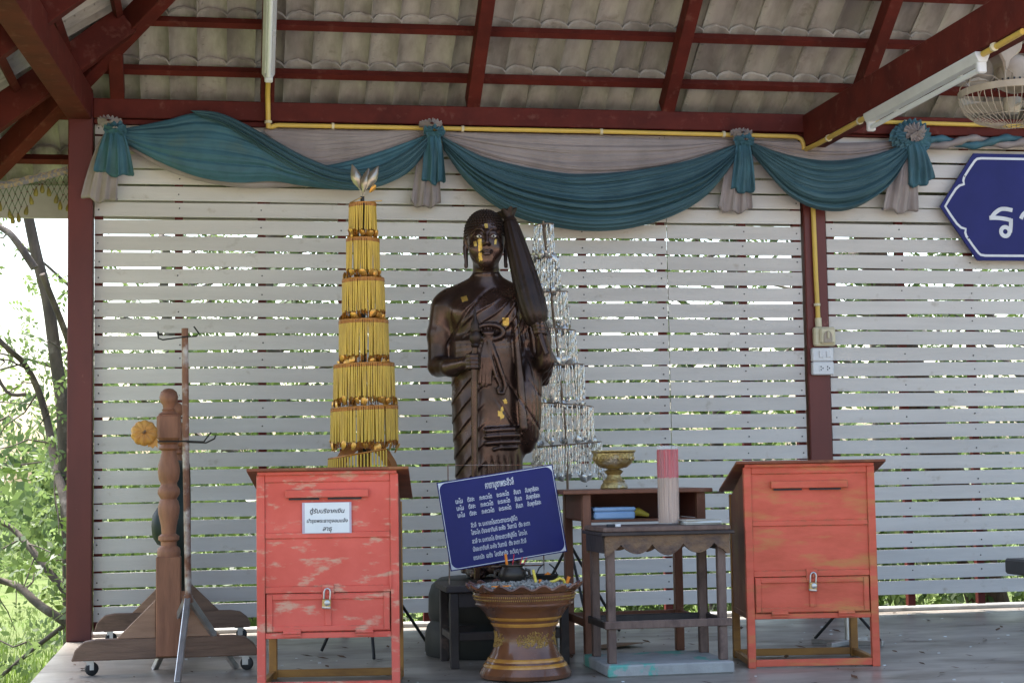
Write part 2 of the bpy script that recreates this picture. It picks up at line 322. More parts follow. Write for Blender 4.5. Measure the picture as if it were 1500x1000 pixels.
# wall plate in two heights, its continuation over the right bay, tie beams
MB().box(.004, 8.1, -.06, .07, 2.703, 2.806).build('wall_plate', 'red_steel', roof, bevel=.004)
MB().box(.006, 3.892, -.035, .06, 2.676, 2.701).build('plate_lip', 'red_steel', roof, bevel=.002)
MB().box(4.03, 8.1, -.035, .06, 2.690, 2.701).build('plate_lip', 'red_steel', roof, bevel=.002)
b = MB(); b.bar((-.062, -.01, 2.775), (-.285, -3.6, 2.775), .125, .165); b.build('side_beam', 'red_steel', roof, bevel=.004)
b = MB(); b.bar((3.955, -.058, 2.708), (3.955, -4.2, 2.708), .125, .185); b.build('tie_beam', 'red_steel', roof, bevel=.004)
O1 = Vector((0, -.065, 2.806)); D1 = Vector((0, -CA, SA)); N1 = Vector((0, SA, CA))
O2 = Vector((-.095, 0, 2.806)); D2 = Vector((CA, 0, SA)); N2 = Vector((-SA, 0, CA))
def P1(x, s, n): return O1 + D1*s + N1*n + Vector((x, 0, 0))
def P2(y, s, n): return O2 + D2*s + N2*n + Vector((0, y, 0))
SMAX = 3.6
def hip_s(x): return (x+.095)/CA                 # slope distance at which the hip crosses a back rafter standing at x
for x in (.127, .905, 2.014, 3.11, 4.21, 5.3, 6.4, 7.5):
    b = MB(); b.bar(P1(x, -.02, .05), P1(x, min(SMAX, hip_s(x)), .05), .072, .10, N1); b.build('rafter', 'red_steel', roof, bevel=.003)
    if x > .5:
        b = MB(); b.bar(P1(x, -.95, .05), P1(x, -.10, .05), .06, .09, N1); b.build('rafter_tail', 'red_steel', roof)
for y in (-.40, -1.45, -2.5, -3.5):
    smax = (-y-.065)/CA
    b = MB(); b.bar(P2(y, -1.0, .075), P2(y, min(smax, SMAX), .075), .07, .15, N2); b.build('rafter', 'red_steel', roof, bevel=.003)
b = MB(); h0 = Vector((-.16-.75, .75, 2.806+.79*(-.75-.065))); h1 = Vector((-.16+3, -3, 2.806+.79*(3-.065)))
b.bar(h0+Vector((0,0,.07)), h1+Vector((0,0,.07)), .085, .13); b.build('hip_rafter', 'red_steel', roof, bevel=.004)
GA = .315; S0 = .094
for k in range(-3, 10):
    s = S0+GA*k
    x0 = -.16+.065+s*CA-.06
    b = MB(); b.bar(P1(x0, s, .122), P1(8.1, s, .122), .036, .042, N1); b.build('purlin', 'red_steel', roof)
    y1 = -.065-s*CA+.06
    b = MB(); b.bar(P2(y1, s, .122), P2(-4.2, s, .122), .036, .042, N2); b.build('purlin', 'red_steel', roof)
# one tile: two waves wide, profile of arches meeting in low ribs
def tile_mesh(seed):
    rr = random.Random(seed); b = MB(); W = .307; L = .405; n = 20; th = .017
    def prof(x):
        t = (x/.15) % 1.0; return .042*(abs(math.sin(PI*t))**.75) - (.006 if (t < .06 or t > .94) else 0)
    rows = []
    for (y, tw) in ((0, 0), (L*.5, .0), (L, 0)):
        lo = [(W*i/n, y+rr.uniform(-.005, .005)*(y == 0), prof(W*i/n*.3/W)+.009*i/n) for i in range(n+1)]; hi = [(x, yy, z+th) for x, yy, z in lo]; rows.append((lo, hi))
    V = []
    for lo, hi in rows: V += lo+hi
    b.v = V; m = n+1
    for r in range(2):
        for i in range(n):
            a = r*2*m+i; c = (r+1)*2*m+i
            b.f.append((a, a+1, c+1, c)); b.f.append((a+m, c+m, c+m+1, a+m+1))
        for i in (0, n):
            a = r*2*m+i; c = (r+1)*2*m+i; b.f.append((a, c, c+m, a+m))
    for r in (0, 2):
        for i in range(n):
            a = r*2*m+i; b.f.append((a, a+m, a+m+1, a+1))
    # raised marks cast into the underside: a diagonal rib strip and a small stamped ring
    for q in range(5):
        x = .022; y = .06+q*.055; b.box(x, x+.012, y, y+.004, prof(x)-.0025, prof(x)+.004, )
    return b.mesh('tile', smooth=35)
tms = [tile_mesh(i) for i in range(6)]
# tile frame: local x across, local y down the slope from the head, z out of the slope
def place_tile(Pf, u, s, D, Nn, U, i):
    tilt = .10
    yv = (-D*math.cos(tilt) + Nn*math.sin(tilt)); zv = (Nn*math.cos(tilt) + D*math.sin(tilt)); xv = U
    if xv.cross(yv).dot(zv) < 0: pass
    M = Matrix((xv, yv, zv)).transposed().to_4x4(); M.translation = Pf(u, s+.028, .143)
    return M
rest = MB()
def flush_tile(M, me):
    V = [M @ v.co for v in me.vertices]; rest.add(V, [tuple(pp.vertices) for pp in me.polygons])
inv = world_of(roof).inverted()
cnt = 0
for k in range(-2, 11):
    s = S0+GA*k
    for c in range(-6, 27):
        x = -.06+c*.30+random.uniform(-.002, .002)
        yc = -.065-CA*(s-.15)
        if x+.15 < -.16-yc-.22: continue
        M = place_tile(P1, x, s, D1, N1, Vector((1, 0, 0)), cnt); me = tms[(cnt*7+cnt//5) % 6]; cnt += 1
        if k <= 3 and x < 5.9:
            o = link('tile', me, 'tile', roof); o.matrix_local = inv @ M @ Matrix.Rotation(random.uniform(-.006, .006), 4, 'Z')
        else: flush_tile(M, me)
    for c in range(0, 15):
        y = .92-c*.30
        xc = -.095+CA*(s-.15)
        if xc > -.16-(y-.15)+.22: continue
        # across axis runs toward -y
        M = place_tile(P2, y, s, D2, N2, Vector((0, -1, 0)), cnt); me = tms[(cnt*7+cnt//5) % 6]; cnt += 1
        if k <= 3 and y < 1.2 and y > -2.4:
            o = link('tile', me, 'tile', roof); o.matrix_local = inv @ M @ Matrix.Rotation(random.uniform(-.006, .006), 4, 'Z')
        else: flush_tile(M, me)
rest.build('tile_field', 'tile', roof, kind='stuff', smooth=35)
# ridge and hip caps above, front slope of the roof over the open front
fs = MB(); yr = -.065-CA*SMAX; zr = 2.806+SA*SMAX
O3 = Vector((0, 2*yr+.065, 2.806)); D3 = Vector((0, CA, SA)); N3 = Vector((0, -SA, CA))
def P3(x, s, n): return O3 + D3*s + N3*n + Vector((x, 0, 0))
b = MB(); b.box(1.5, 8.1, yr-.05, yr+.05, zr+.02, zr+.16); b.build('ridge_beam', 'red_steel', roof)
# fascia along the back eave
MB().box(-.95, 8.1, .60, .618, 2.27, 2.455).build('fascia_board', 'fascia', roof, bevel=.002)
MB().box(-.97, -.952, -4, .618, 2.27, 2.455).build('fascia_board', 'fascia', roof, bevel=.002)
# ---------------------------------------------------------------- garland on the left eave
ga = thing('bead_garland', 'woven band with hanging bead net and yellow buds under the left eave', 'garland', (-.13, .0, 2.44))
def gz(x): t = (-.125-x); return 2.452-.30*t+.12*t*t
bd = MB()
xs = [-.125-.02*i for i in range(52)]
bd.grid([[(x, -.01, gz(x)+.004*math.sin(x*90)), (x, -.016, gz(x)-.018), (x, -.01, gz(x)-.04)] for x in xs]); bd.grid([[(x, -.004, gz(x)-.04), (x, -.004, gz(x))] for x in xs])
bd.build('band', 'band_weave', ga)
net = MB(); dots = MB(); buds = []
for i in range(0, 34):
    x = -.135-i*.03; depth = .085+.065*(math.cos(i*2*PI/8.5))
    z0 = gz(x)-.04; n = max(2, int(depth/.03))
    for sgn in (-1, 1):
        pts = [(x+sgn*.015*((j % 2)), -.012+.002*sgn, z0-j*depth/n) for j in range(n+1)]; net.tube(pts, .0022, 4)
    for j in range(1, n+1): dots.lathe([(.0001, -.006), (.0055, 0), (.0001, .006)], (x+(.015 if j % 2 else 0), -.012, z0-j*depth/n), 6)
    buds.append((x+(.015 if n % 2 else 0), -.012, z0-depth))
net.build('bead_strings', 'bead_green', ga, kind='stuff'); dots.build('beads', 'bead_red', ga, kind='stuff')
bm_ = MB().lathe([(.0001, 0), (.005, -.004), (.011, -.022), (.0125, -.034), (.009, -.046), (.0001, -.047)], n=8).mesh('bud', smooth=50)
for q in buds:
    o = part('bud', bm_, 'bud_yellow', ga, Vector(q)-Vector((-.13, 0, 2.44)), (random.uniform(-.2, .2), random.uniform(-.25, .25), random.uniform(0, 3)))
# ================================================================== drapes
def V3(pts, y): return [Vector((a, y, b)) for a, b in pts]
def swag(name, mt, parent, up, lo, y, nf, amp, bulge, nu=70, nv=84, seed=0, top_pinch=.5):
    """cloth hung between two gathers; up/lo are its upper and lower edges, folds run lengthwise"""
    rr = random.Random(seed); b = MB(); up = V3(up, y); lo = V3(lo, y); ph = [rr.uniform(0, 6.28) for _ in range(8)]
    cen = [0]; 
    for i in range(nf): cen.append(cen[-1]+rr.uniform(.45, 1.7))
    cen = [c/cen[-1] for c in cen]
    amps = [rr.uniform(.35, 1.3) for _ in range(nf)]
    def fold(v):
        for i in range(nf):
            if v <= cen[i+1] or i == nf-1:
                t = (v-cen[i])/(cen[i+1]-cen[i]); t = min(max(t, 0), 1)
                return amps[i]*(math.sin(PI*t**.75)**.8)      # soft roll with a sharp crease between
    P = []
    for i in range(nu+1):
        u = i/nu; row = []; env = (math.sin(PI*min(max(u, .0), 1))**.5)
        a = poly_at(up, u); c = poly_at(lo, u)
        for j in range(nv+1):
            v = j/nv; vv = min(1, max(0, v+.018*math.sin(7*u+ph[0]+3*v)*env+.012*math.sin(15*u+ph[1])*env*math.sin(PI*v)))
            p = lerp(a, c, v)
            f = fold(vv)+.11*math.sin(2*PI*(nf*2.6*vv)+ph[2]+2.5*math.sin(5*u+ph[3]))*(.4+.6*math.sin(3*u+ph[4])**2)+.08*math.sin(2*PI*nf*4.3*vv+ph[5]+4*math.sin(4*u+ph[6]))*math.sin(6*u+ph[7])**2
            p = p + Vector((0, -(.012+amp*f*(.35+.65*env)) - bulge*math.sin(PI*v*.9+.15)*env, -.35*amp*f*env))
            row.append(p)
        # roll the lower edge back
        e = row[-1]; row.append(e+Vector((0, .022*(.3+env), .012))); row.append(e+Vector((0, .04*(.3+env), .04*env)))
        P.append(row)
    b.grid(P); return b.build(name, mt, parent, smooth=180)
T1u = [(0.13, 2.632), (0.245, 2.656), (0.384, 2.688), (0.525, 2.727), (0.666, 2.716), (0.797, 2.638), (0.932, 2.531), (1.111, 2.458), (1.291, 2.479), (1.511, 2.546), (1.762, 2.643)]
T1l = [(0.144, 2.574), (0.28, 2.498), (0.419, 2.432), (0.577, 2.38), (0.753, 2.361), (0.931, 2.371), (1.074, 2.351), (1.254, 2.332), (1.436, 2.338), (1.638, 2.422), (1.776, 2.584)]
T2u = [(1.825, 2.637), (2.028, 2.533), (2.196, 2.487), (2.365, 2.456), (2.527, 2.436), (2.669, 2.439), (2.842, 2.456), (3.044, 2.49), (3.212, 2.527), (3.351, 2.572), (3.49, 2.624)]
T2l = [(1.842, 2.555), (1.951, 2.397), (2.087, 2.273), (2.247, 2.189), (2.435, 2.143), (2.654, 2.122), (2.873, 2.143), (3.107, 2.214), (3.285, 2.315), (3.406, 2.439), (3.488, 2.555)]
T3u = [(3.57, 2.634), (3.688, 2.59), (3.827, 2.554), (4.007, 2.534), (4.19, 2.552), (4.354, 2.594), (4.508, 2.66)]
T3l = [(3.56, 2.58), (3.664, 2.451), (3.791, 2.325), (3.957, 2.254), (4.151, 2.264), (4.359, 2.388), (4.497, 2.573)]
G1u = [(0.88, 2.656), (1.078, 2.656), (1.296, 2.657), (1.516, 2.661), (1.745, 2.688)]
G1l = [(1.005, 2.504), (1.131, 2.44), (1.313, 2.457), (1.514, 2.528), (1.756, 2.636)]
G1bu = [(0.142, 2.604), (0.418, 2.482), (0.754, 2.415), (1.041, 2.402), (1.294, 2.398)]
G1bl = [(0.135, 2.568), (0.401, 2.417), (0.736, 2.342), (1.04, 2.348), (1.294, 2.369)]
G2u = [(1.83, 2.668), (2.206, 2.66), (2.606, 2.657), (3.051, 2.651), (3.484, 2.652)]
G2l = [(1.848, 2.608), (2.202, 2.45), (2.6, 2.38), (3.046, 2.44), (3.503, 2.617)]
G3u = [(3.584, 2.65), (3.824, 2.651), (4.066, 2.647), (4.311, 2.656), (4.518, 2.668)]
G3l = [(3.591, 2.619), (3.82, 2.522), (4.061, 2.495), (4.307, 2.538), (4.537, 2.645)]
s1 = thing('draped_swag', 'rumpled teal swag humped up over the red beam beside the corner post', 'drapery', (.95, -.06, 2.5), group='teal and grey swags')
# the humped sheet and the rolled run crossing it are one length of cloth with its grey lining
swag('teal_cloth', 'teal_dirty', s1, T1u, T1l, -.085, 5, .012, .05, nu=90, seed=3)
swag('crossing_roll', 'teal', s1, [(.50, 2.735), (.64, 2.728), (.78, 2.672), (.94, 2.585), (1.10, 2.50), (1.28, 2.44), (1.46, 2.452), (1.62, 2.53), (1.76, 2.632)],
     [(.56, 2.70), (.68, 2.655), (.80, 2.575), (.95, 2.47), (1.11, 2.385), (1.28, 2.335), (1.46, 2.338), (1.63, 2.42), (1.77, 2.58)], -.118, 4, .02, .03, nu=80, seed=9)
swag('grey_cloth', 'grey_satin', s1, G1u, G1l, -.05, 4, .012, .02, seed=4)
swag('grey_lining', 'grey_satin', s1, G1bu, G1bl, -.055, 2, .01, .02, nv=30, seed=5)
s2 = thing('draped_swag', 'widest teal swag hanging low over the silver tower', 'drapery', (2.65, -.06, 2.4), group='teal and grey swags')
swag('teal_cloth', 'teal', s2, T2u, T2l, -.09, 6, .030, .07, nu=90, nv=120, seed=11)
swag('grey_cloth', 'grey_satin', s2, G2u, G2l, -.045, 6, .013, .02, seed=12)
s3 = thing('draped_swag', 'narrow deep teal swag crossing the post with the yellow pipe', 'drapery', (4.04, -.06, 2.4), group='teal and grey swags')
swag('teal_cloth', 'teal', s3, T3u, T3l, -.09, 6, .028, .06, nu=80, nv=110, seed=21)
swag('grey_cloth', 'grey_satin', s3, G3u, G3l, -.045, 4, .013, .015, seed=22)
def tail(name, mt, parent, top, bl, br, y, nf, amp, seed, pinch=.03):
    rr = random.Random(seed); b = MB(); nu = nf*9; nv = 22; P = []; ph = rr.uniform(0, 6); ph2 = rr.uniform(0, 6); am = [rr.uniform(.6, 1.3) for _ in range(nf+1)]
    top = Vector((top[0], y, top[1])); bl = Vector((bl[0], y, bl[1])); br = Vector((br[0], y, br[1]))
    for j in range(nv+1):
        v = j/nv; row = []
        for i in range(nu+1):
            u = i/nu; t = top+Vector((pinch*(u-.5)*2, 0, 0)); e = lerp(bl, br, u)
            sp = v**.62; p = Vector((lerp(t.x, e.x, sp), y, lerp(t.z, e.z, v)))
            a = am[int(u*nf)]*amp; w = .75*math.sin(2*PI*nf*u+ph+1.1*math.sin(3*v+ph)+.9*math.sin(5*u+ph2))+.35*math.sin(2*PI*nf*2.3*u+ph2+2*v)
            belly = .035*math.sin(PI*u)*math.sin(PI*min(1, v*1.05))
            p += Vector((.25*a*math.cos(2*PI*nf*u+ph)*v, -(a*w*(.25+.75*v))-belly, .008*math.sin(2*PI*nf*.7*u+1.7+ph)*v**4-.02*math.sin(PI*u)*v**3))
            row.append(p)
        P.append(row)
    for extra in range(1, 6):      # puffed hem rolled under and back up
        a = extra/5*PI*.95; P.append([q+Vector((0, .02*(1-math.cos(a)), -.016*math.sin(a)+.008*extra/5)) for q in P[nv]])
    b.grid(P); return b.build(name, mt, parent, smooth=180)
def ruffle(name, mt, parent, c, r0, r1, y, lobes, seed, ax=1.0, az=1.0, rings=3):
    rr = random.Random(seed); b = MB(); c = Vector((c[0], y, c[1]))
    for q in range(rings):
        n = 110; ra = lerp(r0, r1*.7, q/max(1, rings)); rb = lerp(r0+.018, r1, (q+1)/rings); ph = rr.uniform(0, 6); lb = lobes+q*2; P = []
        for k in range(6):
            t = k/5; row = []
            for i in range(n+1):
                a = 2*PI*i/n; w = math.sin(lb*a+ph+1.3*math.sin(2*a+q)); r = lerp(ra, rb, t)*(1+.07*math.sin(3*a+ph))
                row.append(c+Vector((ax*r*math.cos(a), -(.040-.013*q)*(1-t*.55)-.012*w*t-.004*math.sin(5*a), az*r*math.sin(a)+.006*w*t)))
            P.append(row)
        b.grid(P)
    return b.build(name, mt, parent, smooth=180)
KN = [((0.118, 2.632), (0.016, 2.426), (0.222, 2.405), (-0.052, 2.294), (0.133, 2.282)), ((1.78, 2.652), (1.718, 2.407), (1.847, 2.394), (1.662, 2.281), (1.823, 2.279)),
      ((3.513, 2.638), (3.442, 2.381), (3.58, 2.367), (3.377, 2.273), (3.569, 2.268)), ((4.508, 2.677), (4.478, 2.411), (4.635, 2.445), (4.351, 2.285), (4.571, 2.28))]
KL = ['teal and grey gathered cloth tassel tied against the corner post', 'slim teal and grey cloth tassel hanging above the statue', 'teal and grey cloth tassel above the right donation box, between two swags', 'cloth tassel topped by a large round ruffled teal rosette']
for i, (k, tl, tr, gl, gr) in enumerate(KN):
    t = thing('cloth_tassel', KL[i], 'tassel', (k[0], -.1, k[1]), group='tassels between the swags')
    tail('grey_tail', 'grey_satin', t, (k[0]-.01, k[1]-.01), gl, gr, -.085, 3, .016, 30+i)
    tail('teal_tail', 'teal_dirty', t, k, tl, tr, -.135, 3, .02, 40+i)
    if i < 3:
        ruffle('teal_knot', 'teal_dirty', t, (k[0]+.005, k[1]-.005), .012, .06, -.135, 6, 50+i, 1.0, .62)
        ruffle('grey_knot', 'grey_satin', t, (k[0]-.028+.02*(i > 0), k[1]+.035), .01, .055, -.125, 12, 60+i, 1.15, .5)
    else:
        ruffle('teal_knot', 'teal_dirty', t, (k[0]+.005, k[1]), .05, .125, -.12, 15, 53, 1.0, .78, 4)
        ruffle('grey_knot', 'grey_satin', t, (k[0]+.012, k[1]+.02), .004, .066, -.15, 9, 63, 1, .8, 3)
rp = thing('twisted_garland', 'teal and grey cloth twisted into a rope above the blue sign', 'garland', (5.3, -.08, 2.68))
for off, mt, nm in ((0, 'teal_dirty', 'teal_strand'), (PI, 'grey_satin', 'grey_strand')):
    b = MB(); pts = []
    for i in range(140):
        x = 4.60+i*.02; a = i*.02*2*PI/.42+off; pts.append((x, -.075-.018*math.cos(a), 2.655+.03*math.sin((x-4.6)/2.8*PI)+.02*math.sin(a)))
    b.tube(pts, [.021+.004*math.sin(i*1.3) for i in range(140)], 9); b.build(nm, mt, rp, smooth=60)
# ================================================================== electrics
def clip(parent, p, ax, r, mt='cream_pvc'):
    b = MB(); p = Vector(p); ax = Vector(ax).normalized(); b.tube([p-ax*.007, p+ax*.007], r*1.45, 8); b.build('clip', mt, parent, smooth=40)
c1 = thing('conduit_pipe', 'long yellow conduit running along the red beam above the swags', 'pipe', (.91, -.08, 2.68))
b = MB(); b.tube([(.955, -.078, 2.677), (1.8, -.078, 2.678), (2.7, -.078, 2.679), (3.8, -.078, 2.674), (3.845, -.078, 2.672), (3.872, -.078, 2.66), (3.886, -.078, 2.63), (3.888, -.078, 2.6)], .0125, 10); b.build('pipe', 'yellow_pvc', c1, smooth=40)
for x in (1.25, 1.95, 2.72, 3.42): clip(c1, (x, -.078, 2.678), (1, 0, 0), .0125)
b = MB(); b.tube([(.912, -.078, 2.665), (.93, -.078, 2.668), (.955, -.078, 2.677)], .0135, 10); b.build('elbow', 'yellow_pvc', c1, smooth=40)
c2 = thing('conduit_pipe', 'short yellow conduit climbing from the beam to the tube lamp on the rafter', 'pipe', (.91, -.1, 2.67))
e = P1(.905, .19, -.02); b = MB(); b.tube([(.908, -.09, 2.655), (.907, -.092, 2.76), (.905, -.115, 2.83), tuple(P1(.905, .12, -.016)), tuple(e)], .0135, 10); b.build('pipe', 'yellow_pvc', c2, smooth=40)
clip(c2, (.908, -.09, 2.69), (0, 0, 1), .0135)
c3 = thing('conduit_pipe', 'yellow conduit running down the red post into the breaker box', 'pipe', (3.95, -.04, 1.6))
b = MB(); b.tube([(3.94, -.038, 2.62), (3.945, -.038, 2.3), (3.949, -.038, 1.9), (3.955, -.038, 1.64)], .0135, 10); b.build('pipe', 'yellow_pvc', c3, smooth=40)
b = MB(); b.tube([(3.955, -.038, 1.655), (3.956, -.038, 1.605)], .0185, 10); b.build('socket_end', 'cream_pvc', c3, smooth=40); clip(c3, (3.951, -.038, 1.73), (0, 0, 1), .0135)
c4 = thing('conduit_pipe', 'yellow conduit under the tie beam leading to the angled tube lamp', 'pipe', (3.93, -.2, 2.6))
b = MB(); b.tube([(3.895, -.09, 2.60), (3.9, -.3, 2.597), (3.90, -.95, 2.597)], .0135, 10); b.build('pipe', 'yellow_pvc', c4, smooth=40)
b = MB(); b.tube([(3.91, -2.24, 2.597), (3.91, -2.6, 2.6)], .0135, 10); b.build('pipe_end', 'yellow_pvc', c4, smooth=40)
for y in (-.42, -.86, -2.36): clip(c4, (3.902, y, 2.597), (0, 1, 0), .0135)
MB().box(3.95, 4.02, -.075, -.06, 2.63, 2.665).build('junction_box', 'cream_pvc', c4, bevel=.004)
c5 = thing('conduit_pipe', 'yellow conduit on the beam above the hexagonal blue sign', 'pipe', (4.1, -.07, 2.77))
b = MB(); b.tube([(4.02, -.073, 2.772), (5, -.073, 2.764), (6, -.073, 2.76), (8, -.073, 2.76)], .0125, 10); b.build('pipe', 'yellow_pvc', c5, smooth=40)
for x in (4.5, 5.3, 6.1): clip(c5, (x, -.073, 2.766), (1, 0, 0), .0125)
def lamp(label, a, b_, up):
    """batten lamp: channel, tube, two end holders; a->b axis, 'up' points to the beam it hangs on"""
    a = Vector(a); b_ = Vector(b_); up = Vector(up).normalized(); L = (b_-a).length; d = (b_-a)/L; sx = d.cross(up).normalized(); up = sx.cross(d)
    t = thing('tube_lamp', label, 'lamp', a)
    M = Matrix((sx, d, up)).transposed().to_4x4(); M.translation = a
    def put(mb): mb.v = [M @ Vector(p) for p in mb.v]; return mb
    put(MB().prism([(-.034, 0), (-.034, -.012), (-.02, -.045), (.02, -.045), (.034, -.012), (.034, 0)], 0, L)).build('channel', 'white_enamel', t, bevel=.002)
    put(MB().tube([(0, .035, -.072), (0, L-.035, -.072)], .013, 12)).build('tube', 'tube_glass', t, smooth=50)
    for y0 in (.004, L-.034):
        put(MB().box(-.021, .021, y0, y0+.03, -.092, -.03)).build('end_holder', 'white_enamel', t, bevel=.006)
    for y0 in (L*.22, L*.78): put(MB().box(-.026, -.012, y0, y0+.03, -.052, -.035)).build('clip', 'white_enamel', t)
    return t
lamp('white tube lamp hung under the angled tie beam near the fan', (3.915, -.955, 2.612), (3.915, -2.225, 2.612), (0, 0, 1))
lamp('white tube lamp hung under the roof rafter above the golden tower', P1(.905, .19, 0), P1(.905, 1.45, 0), N1)
# breaker box, switch plate, socket plate on the post
t = thing('breaker_box', 'beige breaker box at the end of the yellow pipe', 'electrical box', (3.985, -.024, 1.55))
MB().box(3.922, 4.046, -.064, -.023, 1.497, 1.603).build('case', 'cream_pvc', t, bevel=.008)
MB().box(3.948, 4.04, -.082, -.062, 1.508, 1.597).build('cover', 'cream_pvc', t, bevel=.012)
MB().prism([(3.97+.024*math.cos(a)+.022, 1.545+.035*math.sin(a)) for a in [PI*i/8 for i in range(9)]]+[(3.968, 1.515), (4.016, 1.515)], -.088, -.08).build('window', 'fan_beige', t)
MB().box(3.986, 3.998, -.098, -.086, 1.535, 1.575).build('lever', 'cream_pvc', t, bevel=.004)
t = thing('switch_plate', 'white plate with two light switches under the breaker box', 'switch', (3.968, -.024, 1.45))
MB().box(3.908, 4.032, -.058, -.023, 1.412, 1.486).build('plate', 'white_enamel', t, bevel=.005)
for x in (3.958, 4.001): MB().box(x-.012, x+.012, -.064, -.056, 1.432, 1.468).build('rocker', 'white_enamel', t, bevel=.002)
t = thing('socket_plate', 'white plate with two power sockets, lowest plate on the post', 'socket', (3.968, -.024, 1.38))
MB().box(3.908, 4.032, -.058, -.023, 1.336, 1.409).build('plate', 'white_enamel', t, bevel=.005)
MB().box(3.944, 4.008, -.0605, -.056, 1.354, 1.391).build('insert', 'white_enamel', t, bevel=.001)
h = MB()
for x in (3.955, 3.993):
    for dx, dz in ((0, .008), (0, -.008), (.011, 0)): h.box(x+dx-.0028, x+dx+.0028, -.0615, -.059, 1.3725+dz-.004, 1.3725+dz+.004)
h.build('socket_holes', 'ink', t)
# orbit fan
fc = Vector((4.145, -2.03, 2.475)); t = thing('ceiling_fan', 'dusty beige caged orbit fan mounted on the tie beam', 'fan', fc)
b = MB(); rim = .232; nW = 44
def ringpts(r, z, n=48): return [fc+Vector((r*math.cos(2*PI*i/n), r*math.sin(2*PI*i/n), z)) for i in range(n+1)]
for i in range(nW):
    a = 2*PI*i/nW; ca, sa = math.cos(a), math.sin(a)
    b.tube([fc+Vector((r*ca, r*sa, z)) for r, z in ((rim, 0), (rim*.985, -.03), (rim*.9, -.075), (rim*.7, -.115), (rim*.42, -.138), (.05, -.145))], .0019, 5)
for r, z in ((.05, -.145), (rim*.72, -.112)): b.tube(ringpts(r, z), .002, 5, cap=False)
b.build('lower_guard', 'fan_beige', t, smooth=60)
b = MB()
for i in range(8):
    a = 2*PI*i/8+.2; a2 = a+.16
    b.tube([fc+Vector((r*math.cos(q), r*math.sin(q), z)) for r, z, q in ((rim, .0, a), (rim*.97, .05, a), (rim*.86, .075, a), (rim*.5, .07, a2), (.07, .05, a2))], .0026, 5)
b.build('upper_guard', 'fan_beige', t, smooth=60)
b = MB(); P = []
for z in (-.012, .012): P.append(ringpts(rim+.003, z))
b.grid(P); b.grid([ringpts(rim-.003, -.012), ringpts(rim-.003, .012)]); b.tube(ringpts(rim, .012), .004, 6, cap=False); b.tube(ringpts(rim, -.012), .004, 6, cap=False)
b.build('guard_rim', 'fan_beige', t, smooth=60)
for q in (.6, 2.7, 4.8): MB().box(-.02, .02, -.004, .006, -.016, .016, Matrix.Translation(fc) @ Matrix.Rotation(q, 4, 'Z') @ Matrix.Translation((0, -rim, 0))).build('rim_latch', 'fan_beige', t, bevel=.003)
for i in range(3):
    P = []
    for j in range(9):
        r = .04+.165*j/8; wd = .045+.06*math.sin(PI*min(1, (j+1)/9))
        P.append([fc+Matrix.Rotation(2*PI*i/3+.5, 3, 'Z') @ Vector((r, wd*(k/4-.5)+.02, -.055+.028*(k/4-.5))) for k in range(5)])
    bb = MB(); bb.grid(P); bb.build('blade', 'fan_blade', t, smooth=60)
MB().lathe([(.0001, -.09), (.03, -.088), (.04, -.06), (.04, -.02), (.0001, -.02)], fc, 20).build('hub', 'fan_blade', t, smooth=40)
Mt = Matrix.Rotation(R(14), 4, 'Y')
MB().lathe([(.03, -.02), (.075, 0), (.082, .05), (.078, .10), (.06, .13), (.03, .145), (.0001, .146)], fc+Vector((.0, 0, .03)), 26, Mt).build('motor_housing', 'fan_beige', t, smooth=35)
vt = MB()
for i in range(20):
    a = 2*PI*i/20; vt.box(-.004, .004, -.002, .002, -.014, .014, Matrix.Translation(fc+Vector((.0, 0, .045))) @ Matrix.Rotation(a, 4, 'Z') @ Matrix.Translation((0, -.0815, 0)))
vt.build('motor_vents', 'ink', t)
b = MB(); b.prism([(-.085, .30), (-.095, .20), (-.06, .13), (-.055, .04), (-.035, .03), (-.02, .14), (.03, .19), (.05, .30)], -.055, .055, Matrix.Translation(fc)); b.build('bracket', 'fan_beige', t, bevel=.008)
MB().box(fc.x-.075, fc.x+.085, fc.y-.085, fc.y+.085, fc.z+.235, fc.z+.365).build('mount_box', 'fan_beige', t, bevel=.012)
b = MB(); b.tube([fc+Vector((-.02, -.03, .36)), fc+Vector((-.11, -.03, .36))], .012, 8); b.build('mount_pin', 'cream_pvc', t)
# hexagonal blue sign on the right bay, pointed end towards the post
t = thing('hexagonal_sign', 'large dark blue pointed sign with white scalloped border on the screen', 'sign', (5.9, -.05, 2.29))
XL, XR, ZC, HH = 4.698, 7.3, 2.292, .309
hexa = [(XL, ZC), (XL+.215, ZC-HH), (XR-.215, ZC-HH), (XR, ZC), (XR-.215, ZC+HH), (XL+.215, ZC+HH)]
MB().prism(hexa, -.062, -.05).build('panel', 'sign_blue', t, bevel=.001)
half = [(.030, 0), (.062, -.05), (.098, -.10), (.122, -.121), (.150, -.129), (.146, -.150), (.152, -.170), (.188, -.222), (.222, -.266), (.236, -.277), (.262, -.281)]
pts = [(x, -z) for x, z in reversed(half)][:-1]+half
def ribbon(pts2, wd, y):
    b = MB(); V = [Vector((x, 0, z)) for x, z in pts2]; up = []; dn = []
    for i, p in enumerate(V):
        d = (V[min(i+1, len(V)-1)]-V[max(i-1, 0)]).normalized(); nrm = Vector((-d.z, 0, d.x)); up.append(p+nrm*wd/2+Vector((0, y, 0))); dn.append(p-nrm*wd/2+Vector((0, y, 0)))
    b.grid([[a, c] for a, c in zip(up, dn)]); return b
left = [(XL+x, ZC+z) for x, z in pts]; right = [(XR-x, ZC+z) for x, z in pts][::-1]
loop = left+right+[left[0]]
ribbon(loop, .0135, -.0632).build('border', 'sign_white', t)
